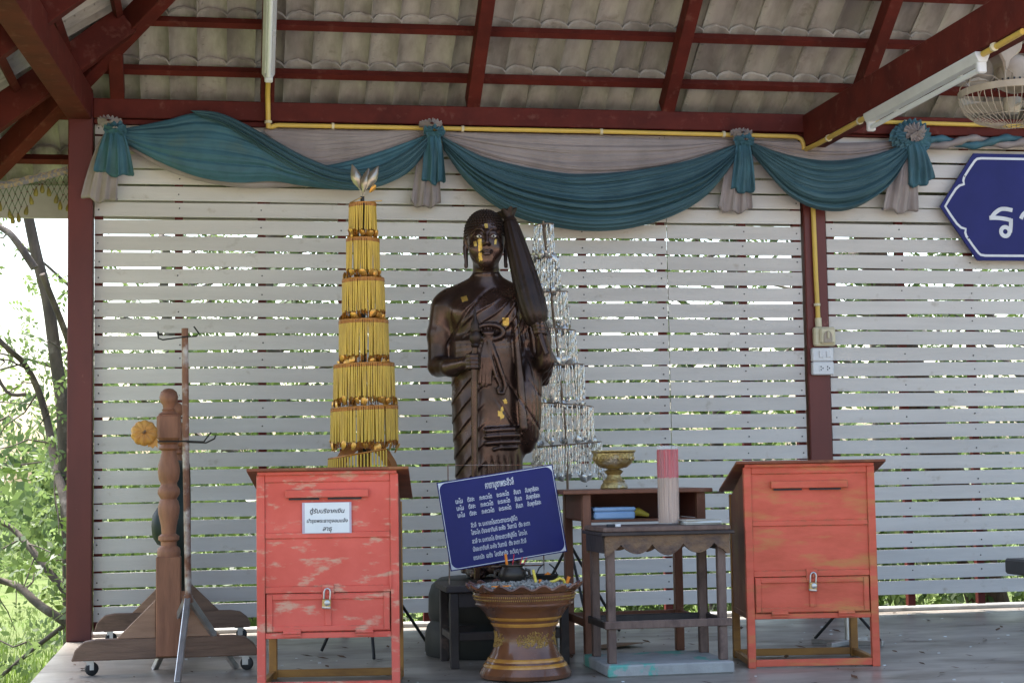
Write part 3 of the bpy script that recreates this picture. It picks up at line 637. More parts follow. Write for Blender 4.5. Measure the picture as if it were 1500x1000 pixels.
def glyph(strokes, wd, ox, oz, k):
    for n_, pts in enumerate(strokes):
        V = [Vector((x, 0, z)) for x, z in pts]; Q = [poly_at(V, i/(6*(len(V)-1))) for i in range(6*(len(V)-1)+1)]
        ribbon([(ox+q.x*k, oz+q.z*k) for q in Q], wd, -.0634-.0004*n_).build('lettering', 'sign_letter', t)
ring = lambda cx, cz, r, a0, a1, n=12: [(cx+r*math.cos(R(lerp(a0, a1, i/n))), cz+r*math.sin(R(lerp(a0, a1, i/n)))) for i in range(n+1)]
# 'ro ruea': hooked top bar, slanted middle bar, stem and loop; then 'sara aa'
glyph([[(.015, .075), (.04, .105), (.075, .128), (.11, .131), (.15, .124)], [(.006, .078), (.05, .079), (.10, .074), (.138, .066)], [(.138, .075), (.137, .05), (.134, .02), (.13, -.005)], ring(.1, 0, .026, 0, -360)], .0235, 4.989, 2.150, 1)
glyph([[(.2, .075), (.215, .10), (.245, .12), (.275, .118), (.295, .095), (.296, .05), (.296, -.03)]], .0235, 4.989, 2.150, 1)
h = MB()
for x, z in ((4.853, 2.467), (4.86, 2.11)): h.lathe([(.0001, 0), (.004, 0), (.004, .004), (.0001, .004)], (x, -.063, z), 8, Matrix.Rotation(PI/2, 4, 'X'))
h.build('screws', 'ink', t)
# ================================================================== statue: distance-field sculpt
def surfnet(D, lo, h):
    S = D < 0; nx, ny, nz = D.shape
    c = np.zeros((nx-1, ny-1, nz-1), np.int8)
    for a in (0, 1):
        for b in (0, 1):
            for d in (0, 1): c += S[a:nx-1+a, b:ny-1+b, d:nz-1+d]
    act = (c > 0) & (c < 8); idx = -np.ones(act.shape, np.int64); I = np.argwhere(act); idx[act] = np.arange(len(I))
    acc = np.zeros((len(I), 3)); cnt = np.zeros(len(I))
    cor = [(a, b, d) for a in (0, 1) for b in (0, 1) for d in (0, 1)]
    for p in cor:
        for ax in range(3):
            if p[ax]: continue
            q = list(p); q[ax] = 1
            A = D[I[:, 0]+p[0], I[:, 1]+p[1], I[:, 2]+p[2]]; B = D[I[:, 0]+q[0], I[:, 1]+q[1], I[:, 2]+q[2]]
            m = (A < 0) != (B < 0); t = np.where(m, A/(A-B+1e-12), 0)
            pos = np.array(p, float)[None, :].repeat(len(I), 0); pos[:, ax] += t
            acc[m] += pos[m]; cnt[m] += 1
    V = (I+acc/np.maximum(cnt, 1)[:, None])*h+np.array(lo)
    Fs = []
    for ax in range(3):
        o1, o2 = [(1, 2), (2, 0), (0, 1)][ax]
        sl0 = [slice(None)]*3; sl1 = [slice(None)]*3; sl0[ax] = slice(0, -1); sl1[ax] = slice(1, None)
        ch = S[tuple(sl0)] != S[tuple(sl1)]; E = np.argwhere(ch); sg = S[tuple(sl0)][ch]
        ok = (E[:, o1] > 0) & (E[:, o2] > 0) & (E[:, o1] < D.shape[o1]-1) & (E[:, o2] < D.shape[o2]-1); E = E[ok]; sg = sg[ok]
        def cell(d1, d2): q = E.copy(); q[:, o1] += d1; q[:, o2] += d2; return idx[q[:, 0], q[:, 1], q[:, 2]]
        Q = np.stack([cell(-1, -1), cell(0, -1), cell(0, 0), cell(-1, 0)], 1); Q[~sg] = Q[~sg][:, ::-1]; Fs.append(Q)
    return V, np.concatenate(Fs)
class Field:
    def __init__(s, lo, hi, h):
        s.lo = lo; s.h = h; s.ax = [np.arange(lo[i], hi[i]+h, h, dtype=np.float32) for i in range(3)]
        s.X, s.Y, s.Z = np.meshgrid(*s.ax, indexing='ij', sparse=True); s.D = np.full([len(a) for a in s.ax], 1., np.float32)
    def _win(s, lo, hi):
        sl = []
        for i in range(3):
            a = np.searchsorted(s.ax[i], lo[i]); b = np.searchsorted(s.ax[i], hi[i]); sl.append(slice(max(0, a-1), min(len(s.ax[i]), b+1)))
        return tuple(sl)
    def _put(s, lo, hi, fn, k, sub=False, pad=.05):
        w = s._win([v-pad-k for v in lo], [v+pad+k for v in hi]); X = s.X[w[0]]; Y = s.Y[:, w[1]]; Z = s.Z[:, :, w[2]]
        if 0 in (X.size, Y.size, Z.size): return
        d = fn(X, Y, Z).astype(np.float32); D = s.D[w]
        if sub: d = -d
        if k > 0:
            if sub:
                h = np.clip(.5-.5*(D-d)/k, 0, 1); s.D[w] = D*(1-h)+d*h+k*h*(1-h)
            else:
                h = np.clip(.5+.5*(D-d)/k, 0, 1); s.D[w] = D*(1-h)+d*h-k*h*(1-h)
        else: s.D[w] = np.maximum(D, d) if sub else np.minimum(D, d)
    def ell(s, c, r, k=.02, sub=False, rot=None):
        c = np.array(c, float); r = np.array(r, float); m = max(r)
        def fn(X, Y, Z):
            x, y, z = X-c[0], Y-c[1], Z-c[2]
            if rot is not None:
                ca, sa = math.cos(rot), math.sin(rot); x, z = x*ca+z*sa, -x*sa+z*ca
            k0 = np.sqrt((x/r[0])**2+(y/r[1])**2+(z/r[2])**2); k1 = np.sqrt((x/r[0]**2)**2+(y/r[1]**2)**2+(z/r[2]**2)**2)+1e-6
            return k0*(k0-1)/k1
        b = [m]*3 if rot is not None else r
        s._put(c-b, c+b, fn, k, sub)
    def cap(s, a, b, ra, rb=None, k=.02, sub=False):
        rb = ra if rb is None else rb; a = np.array(a, float); b = np.array(b, float); ba = b-a; L2 = ba@ba
        def fn(X, Y, Z):
            t = np.clip(((X-a[0])*ba[0]+(Y-a[1])*ba[1]+(Z-a[2])*ba[2])/L2, 0, 1)
            return np.sqrt((X-a[0]-t*ba[0])**2+(Y-a[1]-t*ba[1])**2+(Z-a[2]-t*ba[2])**2)-(ra+(rb-ra)*t)
        m = max(ra, rb); s._put(np.minimum(a, b)-m, np.maximum(a, b)+m, fn, k, sub)
    def chain(s, pts, rad, k=.01, sub=False):
        for i in range(len(pts)-1): s.cap(pts[i], pts[i+1], rad[i] if hasattr(rad, '__len__') else rad, rad[i+1] if hasattr(rad, '__len__') else rad, k, sub)
    def mesh(s, name, it=2):
        V, Q = surfnet(s.D, s.lo, s.h); me = bpy.data.meshes.new(name); me.from_pydata(V.tolist(), [], Q.tolist())
        bm = bmesh.new(); bm.from_mesh(me)
        for _ in range(it): bmesh.ops.smooth_vert(bm, verts=bm.verts, factor=.45, use_axis_x=True, use_axis_y=True, use_axis_z=True)
        bmesh.ops.recalc_face_normals(bm, faces=bm.faces); bm.to_mesh(me); bm.free(); me.polygons.foreach_set('use_smooth', [True]*len(me.polygons)); return me
SB = .345                                       # pedestal top
ST = thing('monk_statue', 'life-size dark bronze statue of a robed monk with staff and closed umbrella', 'statue', (1.872, -1.25, SB), R(-7))
f = Field((-.34, -.27, -.01), (.34, .2, 1.47), .0043)
prof_z = [0, .04, .3, .5, .65, .8, .92, 1.05]; prx = [.135, .142, .150, .158, .166, .172, .168, .155]; pry = [.105, .11, .112, .115, .12, .125, .125, .118]
def skirt(X, Y, Z):
    rx = np.interp(Z, prof_z, prx); ry = np.interp(Z, prof_z, pry); q = np.sqrt(((X-.004)/rx)**2+(Y/ry)**2)
    return np.maximum((q-1)*np.minimum(rx, ry), np.maximum(.02-Z, Z-1.06))
f._put((-.2, -.15, 0), (.2, .15, 1.06), skirt, .0)
f.ell((0, .0, 1.17), (.178, .118, .185), .06); f.ell((0, -.012, 1.02), (.158, .122, .15), .06)
f.cap((-.16, .005, 1.262), (.16, .005, 1.262), .066, k=.05)
for sx in (-1, 1):
    f.cap((0, .012, 1.375), (sx*.15, .012, 1.285), .045, .05, k=.05); f.ell((sx*.075, -.07, 1.215), (.085, .055, .07), .05)
f.cap((0, .005, 1.3), (0, -.005, 1.47), .060, .054, k=.03)
for z in (1.395, 1.42, 1.445):                    # neck rings
    f.chain([(.0555*math.cos(a), -.001+.0555*math.sin(a), z) for a in np.linspace(-PI*1.1, PI*.1, 13)], .0055, .008)
# arm with the staff
f.cap((-.195, .005, 1.245), (-.220, .012, 1.12), .066, .056, .035); f.cap((-.220, .012, 1.12), (-.228, .0, .975), .056, .048, .02)
f.cap((-.228, .0, .972), (-.175, -.10, .962), .047, .043, .015); f.cap((-.175, -.10, .962), (-.105, -.178, .975), .043, .030, .012)
# fist round the staff
f.ell((-.083, -.188, .978), (.03, .028, .038), .012)
for i, z in enumerate((1.006, .988, .970, .953)):
    r = .0105-.0006*abs(i-1)
    f.chain([(-.098, -.205, z), (-.082, -.225, z), (-.058, -.226, z-.001), (-.046, -.208, z-.002), (-.052, -.19, z-.003)], [r, r, r, r*.95, r*.85], .003)
f.chain([(-.085, -.185, 1.008), (-.066, -.19, 1.022), (-.05, -.208, 1.016)], [.013, .0115, .009], .006)
# shoulder cloth, covered arm and raised hand
f.cap((.185, .005, 1.245), (.228, .0, 1.10), .070, .064, .035); f.cap((.232, .0, 1.10), (.245, -.03, .955), .064, .055, .03)
f.cap((.245, -.035, .950), (.262, -.11, .985), .05, .046, .02); f.cap((.262, -.11, .985), (.242, -.165, 1.09), .044, .031, .015)
f.ell((.236, -.168, 1.125), (.03, .027, .038), .012)
for i, t in enumerate((1.152, 1.136, 1.119, 1.103)):
    x = .236-(t-1.12)*.25; r = .0105-.0005*abs(i-1)
    f.chain([(x+.022, -.18, t), (x+.012, -.205, t+.004), (x-.012, -.212, t+.006), (x-.03, -.198, t+.004), (x-.03, -.178, t)], [r, r, r, r*.95, r*.85], .003)
f.chain([(.235, -.17, 1.155), (.215, -.19, 1.172), (.20, -.205, 1.165)], [.013, .0115, .009], .006)
# robe edge hanging from the covered arm
f.ell((.185, -.02, .80), (.062, .10, .235), .03); f.cap((.225, -.06, .94), (.205, -.05, .64), .028, .024, .02); f.cap((.125, -.112, 1.25), (.155, -.125, .68), .014, .02, .012)
f.chain([(.268, -.06, .93), (.262, .0, .90), (.25, .06, .92)], .022, .02)
# folds: narrow grooves cut between soft ridges
X, Y, Z = f.X, f.Y, f.Z
def groove(s, per, wd): q = (s/per) % 1.0; return np.exp(-((np.minimum(q, 1-q))/wd)**2)
def band(v, a, b, e): return np.clip((v-a)/e, 0, 1)*np.clip((b-v)/e, 0, 1)
front = np.clip((.05-Y)/.05, 0, 1)
def saw(q_, per): q = (q_/per) % 1.0; return q*q*(1-np.clip((q-.93)/.07, 0, 1))
mk = band(Z, .02, .95, .06)*np.clip((-.015-X)/.03, 0, 1)
f.D += -.0095*saw(-(Z-1.15*X+.02*np.sin(14*X)+.1*Y), .088)*mk*np.clip((X+.19)/.05, .25, 1)
mk = band(Z, 1.07, 1.285, .04)*np.clip((X+.135)/.05, 0, 1)*front*np.clip((.17-X)/.05, 0, 1)
f.D += -.0085*saw(-(Z-.95*X-.8*X*X+.02*np.sin(20*X)), .056)*mk
# robe border across the chest
f.D += .006*groove((Z-1.245+.62*(X-.02)**2*4-.75*(X+.09)), 10, .0008)*front*band(Z, 1.05, 1.34, .03)
# long folds of the lower panels
mk = band(Z, .03, .56, .04)*np.clip((X+.03)/.02, 0, 1)*front
f.D += .007*groove(X+.04*Z, .030, .16)*mk
mk = band(Z, .62, .93, .05)*np.clip((X-.02)/.03, 0, 1)*front
f.D += .004*groove(Z+1.5*X-.06, .16, .05)*mk
mk = np.clip((X-.17)/.02, 0, 1)*band(Z, .62, 1.25, .05); f.D += .005*groove(X*1.2+Y*.8+.12*Z, .035, .14)*mk
del mk, front
# waist bands, knot and sash
for z, r in ((1.085, .011), (1.063, .012), (1.04, .012), (1.018, .011)):
    f.chain([(.163*math.cos(a), .126*math.sin(a)-.004, z+.008*math.cos(a)) for a in np.linspace(-PI*1.02, .02*PI, 17)], r, .005)
f.chain([(.005+.066*math.cos(a), -.137, 1.118+.034*math.sin(a)) for a in np.linspace(0, 2*PI, 17)], .013, .005)
for i in range(5): f.chain([(-.03+.015*i, -.138, 1.132-.004*abs(i-2)), (-.02+.01*i, -.15, 1.112), (-.008+.005*i, -.145, 1.092)], .007, .004)
for i, (xa, xb, zb) in enumerate(((-.035, -.045, .885), (-.022, -.03, .87), (-.008, -.012, .872), (.006, .006, .88))):
    f.chain([(xa*.5, -.14, 1.09), (xa, -.143, 1.0), (xb, -.137, zb)], [.008, .010, .008], .004)
f.chain([(.01, -.142, 1.075), (.035, -.142, 1.0), (.062, -.134, .92), (.076, -.128, .87), (.066, -.13, .838), (.046, -.134, .838), (.04, -.136, .858), (.052, -.136, .868)], [.009, .010, .011, .010, .009, .008, .007, .006], .004)
f.chain([(.0, -.145, 1.075), (.012, -.145, .99), (.034, -.14, .91), (.05, -.136, .875)], [.008, .009, .009, .006], .004)
# folded hem rolls on the long panel
for z, r in ((.672, .014), (.645, .013), (.615, .012)): f.chain([(-.012, -.128, z-.004), (.05, -.128, z), (.115, -.10, z+.002), (.135, -.085, z+.002)], r, .006)
f.chain([(.018, -.13, .583), (.05, -.128, .59), (.125, -.09, .592)], .010, .005)
# feet
for sx in (-1, 1):
    f.ell((sx*.065, -.09, .025), (.045, .085, .032), .02)
    for i in range(5): f.cap((sx*(.04+.013*i), -.15, .016), (sx*(.04+.0135*i), -.175+.006*i, .012), .010-.0008*i, k=.004)
body_me = f.mesh('body', 1)
body = link('body', body_me, 'bronze', ST)
# --- head, finer
HC = np.array([0, -.016, 1.556]); HS = 1.09
f = Field((-.125, -.155, -.145), (.125, .13, .145), .0022)
f.ell((0, .018, .03), (.084, .098, .098), 0); f.ell((0, -.03, -.03), (.075, .066, .095), .03); f.ell((0, -.056, -.098), (.032, .028, .026), .03)
f.cap((0, .012, -.06), (0, .016, -.16), .056, k=.02)
for s in (-1, 1):
    f.ell((s*.042, -.062, -.044), (.030, .024, .032), .02)
    f.ell((s*.031, -.1, .008), (.024, .012, .013), .012, sub=True)                    # eye socket
    f.ell((s*.031, -.083, .006), (.0215, .013, .0105), .004)
    f.chain([(s*.008, -.097, .022), (s*.022, -.0965, .036), (s*.04, -.088, .039), (s*.058, -.072, .027), (s*.065, -.058, .012)], [.0035, .0042, .004, .0032, .002], .006)
    f.chain([(s*.012, -.094, .008), (s*.024, -.0965, .016), (s*.04, -.089, .015), (s*.052, -.078, .006)], [.0022, .003, .0028, .002], .003)   # upper lid
    f.chain([(s*.014, -.093, .002), (s*.030, -.094, -.005), (s*.048, -.081, .002)], [.0018, .0022, .0018], .003)
    f.ell((s*.0115, -.1035, -.030), (.0085, .009, .007), .006); f.ell((s*.006, -.112, -.036), (.003, .004, .003), .002, sub=True)
    f.ell((s*.086, .012, .0), (.011, .021, .040), .01); f.ell((s*.094, .006, .004), (.006, .011, .024), .006, sub=True)
    f.cap((s*.087, .004, -.03), (s*.085, -.006, -.112), .0115, .0085, .008); f.cap((s*.092, .0, -.05), (s*.091, -.004, -.095), .0045, k=.003, sub=True)
f.cap((0, -.093, .030), (0, -.116, -.024), .0065, .0105, .012)
f.cap((0, -.1, -.045), (0, -.1, -.052), .003, k=.004, sub=True)
f.chain([(-.025, -.0915, -.056), (-.012, -.1015, -.0555), (0, -.103, -.0585), (.012, -.1015, -.0555), (.025, -.0915, -.056)], [.002, .0055, .0058, .0055, .002], .004)
f.chain([(-.021, -.092, -.063), (-.01, -.1, -.0705), (.01, -.1, -.0705), (.021, -.092, -.063)], [.002, .0068, .0068, .002], .004)
f.chain([(-.026, -.098, -.0605), (-.01, -.109, -.0632), (.01, -.109, -.0632), (.026, -.098, -.0605)], .0017, .001, sub=True)
# hair cap stands proud behind a hairline
def cap_hair(X, Y, Z):
    k0 = np.sqrt((X/.0885)**2+((Y-.018)/.1025)**2+((Z-.03)/.1025)**2); line = .060-.022*(np.abs(X)/.085)**2-(Y+.09)*.55
    line = np.where(Y > -.01, .016-(Y+.01)*.9, line)
    return np.maximum((k0-1)*.088, line-Z)
f._put((-.1, -.1, -.15), (.1, .13, .14), cap_hair, .003)
head_me = f.mesh('head', 1); head_me.transform(Matrix.Translation(HC) @ Matrix.Scale(HS, 4)); head = link('head', head_me, 'bronze', ST)
cu = MB(); n = 0
sp = MB().lathe([(.0001, -.0055), (.005, -.0028), (.0058, .001), (.0035, .005), (.0001, .0062)], n=6)
for lat in range(15):
    ph = R(-14+lat*7.2); ring = max(1, int(2*PI*math.cos(ph)*.094/.0125))
    for j in range(ring):
        a = 2*PI*(j+.5*(lat % 2))/ring; d = Vector((math.cos(ph)*math.cos(a), math.cos(ph)*math.sin(a), math.sin(ph)))
        p = Vector((.0885*d.x, .018+.1025*d.y, .03+.1025*d.z)); 
        line = .060-.022*(abs(p.x)/.085)**2-(p.y+.09)*.55 if p.y < -.01 else .016-(p.y+.01)*.9
        if p.z < line+.004: continue
        q = d.to_track_quat('Z', 'Y').to_matrix(); cu.add([(q @ Vector(v)+p)*HS+Vector(HC) for v in sp.v], sp.f)
cu.build('hair_curls', 'bronze_dark', ST, smooth=60, world=False, kind='stuff')
for s in (-1, 1):
    p = Vector(HC)+HS*Vector((s*.031, -.0955, .0045))
    e = MB().lathe([(.0001, -.006), (.6, -.004), (.95, 0), (.6, .004), (.0001, .006)], n=14)
    e.v = [(v[0]*.017+p.x, p.y+v[2]*.8+abs(v[0])*.004*1.5, v[1]*.0066+p.z+.001) for v in e.v]; eo = e.build('eye', 'eye_white', ST, smooth=60, world=False)
    e = MB().lathe([(.0001, -.004), (.8, -.002), (1, 0), (.0001, .003)], n=12)
    e.v = [(v[0]*.0048+p.x-s*.001, p.y-.0035+v[2]*.6, v[1]*.0045+p.z) for v in e.v]; e.build('pupil', 'eye_black', eo, smooth=60, world=False)
# gold leaf squares pressed on the surface
bvs = [BVHTree.FromPolygons([v.co[:] for v in me.vertices], [p.vertices[:] for p in me.polygons]) for me in (head_me, body_me)]
def leaf_patch(x, z, w_, h_, rot=0, ragged=.1, seed=0):
    rr = random.Random(seed); n = 7; P = []; ok = True
    for i in range(n):
        row = []
        for j in range(n):
            a = (i/(n-1)-.5)*w_*(1+rr.uniform(-ragged, ragged)); c = (j/(n-1)-.5)*h_*(1+rr.uniform(-ragged, ragged))
            px = x+a*math.cos(rot)-c*math.sin(rot); pz = z+a*math.sin(rot)+c*math.cos(rot); best = None
            for bv in bvs:
                hit = bv.ray_cast(Vector((px, -.6, pz)), Vector((0, 1, 0)))
                if hit[0] is not None and (best is None or hit[0].y < best.y): best = hit[0]
            if best is None: return
            row.append(best+Vector((0, -.0013, 0)))
        P.append(row)
    b = MB(); b.grid(P); b.build('gold_leaf', 'gold_leaf', ST, smooth=180, world=False)
for i, a in enumerate([(.0, HC[2]+.055, .014, .022, .1, .15), (-.030, HC[2]-.034, .018, .058, .06, .12), (-.029, HC[2]-.088, .015, .034, .1, .2), (-.052, HC[2]-.028, .014, .024, .1, .05), (.042, HC[2]-.02, .010, .026, -.2, .25), (-.105, 1.275, .028, .026, .25, .04), (.082, 1.165, .03, .036, 0, .05), (.075, .80, .018, .02, .5, .4), (.055, .74, .024, .036, .3, .4), (.06, .765, .012, .02, 0, .4)]): leaf_patch(*a, seed=i)
# staff
sx, sy = -.068, -.208
b = MB(); b.tube([(sx, sy+.03, .0), (sx-.004, sy+.01, .5), (sx, sy, .98), (sx+.006, sy-.004, 1.06)], [.0155, .0155, .0145, .013], 14); b.build('staff', 'bronze', ST, smooth=50, world=False)
MB().lathe([(.013, 1.04), (.02, 1.05), (.017, 1.06), (.026, 1.075), (.028, 1.095), (.020, 1.112), (.024, 1.12), (.018, 1.14), (.019, 1.15), (.010, 1.17), (.006, 1.20), (.0001, 1.235)], (sx+.006, sy-.004, 0), 18).build('staff_finial', 'bronze_dark', ST, smooth=45, world=False)
# closed umbrella resting on the shoulder
a = Vector((.222, -.185, 1.155)); b_ = Vector((.112, -.085, 1.63)); d = (b_-a); L = d.length; q = d.to_track_quat('Z', 'Y').to_matrix().to_4x4()
prof = [(.018, -.06), (.03, -.012), (.048, .0), (.059, .04), (.063, .10), (.060, .20), (.052, .31), (.043, .41), (.035, .48), (.028, .505), (.0001, .51)]
def pleat(an, i): return (.0022*math.sin(12*an)*(1 if 1 < i < 9 else 0), 0)
um = MB().lathe(prof, (0, 0, 0), 60, None, pleat); um.v = [q @ Vector(v)+a for v in um.v]; um.build('umbrella', 'bronze_dark', ST, smooth=50, world=False)
um = MB().lathe([(.02, .0), (.034, .012), (.026, .03), (.038, .05), (.044, .062), (.0001, .07)], (0, 0, 0), 40, None, lambda an, i: (.007*math.sin(7*an)*(i > 2), .006*math.sin(7*an)*(i > 2))); um.v = [q @ (Vector(v)+Vector((0, 0, .49)))+a for v in um.v]; um.build('umbrella_knob', 'bronze_dark', ST, smooth=50, world=False)
b = MB(); b.tube([a-d*.02, a-d.normalized()*.10-Vector((0, .01, 0)), a-d.normalized()*.155-Vector((-.004, .012, 0))], [.014, .013, .012], 10); b.build('umbrella_handle', 'bronze', ST, smooth=50, world=False)
# round two-step pedestal
pd = thing('pedestal', 'dark green-black round stepped pedestal under the monk statue', 'pedestal', (1.872, -1.25, 0))
MB().lathe([(.30, 0), (.305, .02), (.303, .10), (.292, .135), (.278, .15), (.276, .16)], (1.872, -1.25, 0), 48).build('lower_step', 'drum_green', pd, smooth=40)
MB().lathe([(.282, .16), (.288, .18), (.286, .27), (.272, .315), (.245, .338), (.235, .345), (.0001, .345)], (1.872, -1.25, 0), 48).build('upper_step', 'drum_green', pd, smooth=40)
# ================================================================== donation boxes
def donation_box(label, loc, rz, pm, paper):
    t = thing('donation_box', label, 'donation box', (*loc, 0), R(rz), 'red donation boxes'); W, D, H = .547, .431, .831; lw = .032
    def bx(name, x0, x1, y0, y1, z0, z1, mt, bv=.002, par=None): return MB().box(x0, x1, y0, y1, z0, z1).build(name, mt, par or t, bevel=bv, world=False)
    for x in (0, W-lw):
        bx('leg', x, x+lw, 0, lw, 0, H-.004, pm); bx('leg', x, x+lw, D-lw, D, 0, H-.12, 'amber_wood')
    # rails of the front frame
    for z0, z1 in ((.798, .828), (.582, .604), (.373, .398), (.200, .222)): bx('rail', lw+.0005, W-lw-.0005, .003, .03, z0, z1, pm)
    bx('floor_rail', lw, W-lw, .004, .026, .006, .034, pm); bx('floor_rail', lw, W-lw, D-.026, D-.004, .006, .036, 'amber_wood')
    for x in (.004, W-.026): bx('floor_rail', x, x+.022, lw, D-lw, .008, .034, 'amber_wood')
    bx('panel', lw, W-lw, .009, .02, .604, .798, pm, .001); bx('panel', lw, W-lw, .009, .02, .398, .582, pm, .001)
    for x in (.004, W-.016):
        b = MB(); M = Matrix(((0,1,0,x),(1,0,0,0),(0,0,1,0),(0,0,0,1)))
        b.prism([(lw, .2), (D-lw, .2), (D-lw, .70), (lw, .812)], 0, .012, M); b.build('side_panel', 'shaded_worn_paint', t, world=False)
    bx('back_panel', lw, W-lw, D-.02, D-.008, .2, .70, 'shaded_worn_paint'); bx('bottom_board', lw, W-lw, .03, D-.02, .2, .212, 'shaded_worn_paint')
    for z in (.21,): 
        for x in (.002, W-.024): bx('side_rail', x, x+.022, lw, D-lw, z-.008, z+.014, 'shaded_worn_paint')
    # door: sunk board, frame of four stiles, centre stile, two hinges, hasp
    d = bx('door', lw+.004, W-lw-.004, .006, .018, .2245, .3705, pm, .001)
    for a in ((lw+.006, lw+.028, .228, .367), (W-lw-.028, W-lw-.006, .228, .367), (W/2-.012, W/2+.012, .2475, .3475)): bx('stile', a[0], a[1], -.001, .0058, a[2], a[3], pm, .0015, d)
    for z in (.228, .348): bx('stile', lw+.0285, W-lw-.0285, -.001, .0058, z, z+.019, pm, .0015, d)
    for x in (.135, W-.135):
        h = bx('hinge', x-.034, x+.034, -.005, -.0012, .207, .236, pm, .001); b = MB(); b.tube([(x-.034, -.006, .2215), (x+.034, -.006, .2215)], .005, 8); b.build('hinge_pin', pm, h, world=False)
    bx('hasp', W/2-.024, W/2+.024, -.004, .0025, .353, .405, pm, .001); b = MB(); b.tube([(W/2+.002, -.002, .385), (W/2+.002, -.02, .380), (W/2+.002, -.02, .372), (W/2+.002, -.002, .368)], .0035, 6); b.build('staple', pm, t, world=False)
    # hooded slot
    bx('slot_hood', .112, W-.115, -.014, .0085, .738, .768, pm, .002); sl = MB()
    for x0, x1 in ((.125, .242), (.275, .405)): sl.box(x0, x1, -.0005, .0084, .7295, .7365)
    sl.build('slot', 'ink', t, world=False)
    # sloping roof board with a front batten
    b = MB(); x0, x1 = -.034, W+.042; ya, yb = -.03, D+.055; za, zb = .842, .722
    b.add([(x, y, z+k) for k in (0, .011) for x in (x0, x1) for y, z in ((ya, za), (yb, zb))], [(0,1,3,2),(4,6,7,5),(0,2,6,4),(1,5,7,3),(0,4,5,1),(2,3,7,6)]); b.build('roof_board', 'roof_board', t, bevel=.001, world=False)
    bx('front_batten', .004, W-.004, -.012, .004, .826, .8415, pm, .002); rv = MB()
    for i in range(6):
        rv.lathe([(.0001, -.003), (.003, -.002), (.003, .002), (.0001, .002)], (.03+i*.097, -.013, .834), 6, Matrix.Rotation(PI/2, 4, 'X'))
    rv.build('rivets', pm, t, kind='stuff', world=False)
    return t
def W2(t, p): return world_of(t) @ Vector(p)
bl = donation_box('coral red donation box with a white paper notice under its slot', (.7808, -2.332), -8.35, 'red_paint', True)
br = donation_box('orange-red scuffed donation box without a notice, beside the stool', (2.7891, -2.1954), -9.0, 'orange_paint', False)
# latch on the left box
lt = MB(); lt.box(.508, .522, -.004, .008, .398, .452); lt.tube([(.515, -.006, .385), (.515, -.006, .452)], .004, 6); lt.build('latch', 'red_paint', bl, world=False, bevel=0)
# paper notice
t = thing('paper_notice', 'laminated white paper notice with black Thai writing on the donation box', 'notice', W2(bl, (.27, 0, .66)), R(-8.35))
MB().box(-.094, .096, .0005, .0025, -.0605, .059).build('lamination', 'lamination', t, world=False)
MB().box(-.084, .088, -.0008, .0004, -.058, .0575).build('sheet', 'paper', t, world=False)
for s, sz, z, wd in (('ตู้รับบริจาคเงิน', .036, .018, .134), ('บำรุงพระธาตุจอมแจ้ง', .03, -.018, .158), ('สาธุ', .034, -.05, .036)):
    me = text_mesh(s, sz, bold=.016, shear=.22, extrude=.0002); a, b = text_width(me); k = wd/(b-a)
    part('lettering', me, 'ink', t, (.003-(a+b)/2*k, -.0014, z), (PI/2, 0, 0), (k, min(1.05, k), 1))
def padlock(label, p, rz):
    t = thing('padlock', label, 'padlock', p, R(rz), rot=(0, R(4), R(rz)))
    MB().box(-.0165, .0165, -.009, .009, -.058, -.022).build('body', 'brass', t, bevel=.003, world=False); MB().box(-.0167, .0167, -.0092, .0092, -.0585, -.047).build('body_foot', 'chrome', t, bevel=.003, world=False)
    b = MB(); b.tube([(-.0115, 0, -.024), (-.0115, 0, .006), (-.008, 0, .015), (0, 0, .019), (.008, 0, .015), (.0115, 0, .006), (.0115, 0, -.024)], .0036, 8); b.build('shackle', 'chrome', t, smooth=50, world=False)
    MB().lathe([(.0001, 0), (.011, 0), (.011, .004), (.0085, .0055), (.0001, .0055)], (.003, -.009, -.036), 16, Matrix.Rotation(PI/2, 4, 'X')).build('key_cover', 'chrome', t, smooth=40, world=False)
padlock('brass padlock with steel shackle on the coral red donation box', W2(bl, (.272, -.022, .372)), -8)
padlock('brass padlock with steel shackle on the orange-red donation box', W2(br, (.274, -.022, .372)), -9)
# ================================================================== stool, slab, table
sb = MB().box(2.165, 2.69, -2.318, -1.86, 0, .048).build('concrete_slab', 'concrete_teal', bevel=.006); tag(sb, 'pale concrete slab with flaking turquoise paint under the stool', 'slab')
t = thing('carved_stool', 'dark weathered stool with a scalloped carved apron', 'stool', (2.43, -2.1, .048))
MB().box(2.165, 2.70, -2.285, -1.935, .574, .594).build('seat', 'grey_wood', t, bevel=.004)
MB().box(2.155, 2.712, -2.298, -1.925, .5595, .5735).build('seat_moulding', 'black_wood', t, bevel=.003)
def scallop(x0, x1, zt, n=40):
    top = [(x0, zt), (x1, zt)]; bot = []
    for i in range(n+1):
        u = 1-i/n; c = abs(u-.5)*2
        z = .036+.062*(.85 if c > .94 else (.05+.85*abs(math.cos(c*PI*2.0))**.8*(1-.35*c)))
        bot.append((lerp(x0, x1, u), zt-z*(.9)))
    return top[::-1][::-1]+bot
MB().prism(scallop(2.172, 2.694, .559), -2.282, -2.264).build('apron', 'carved_wood', t)
MB().prism(scallop(2.172, 2.694, .559), -1.955, -1.94).build('apron', 'carved_wood', t)
for x in (2.166, 2.686):
    MB().box(x, x+.014, -2.262, -1.958, .49, .559).build('side_apron', 'black_wood', t)
for x in (2.182, 2.648):
    for y in (-2.262, -1.985): MB().box(x, x+.034, y, y+.034, .0482, .54).build('leg', 'grey_wood', t, bevel=.003)
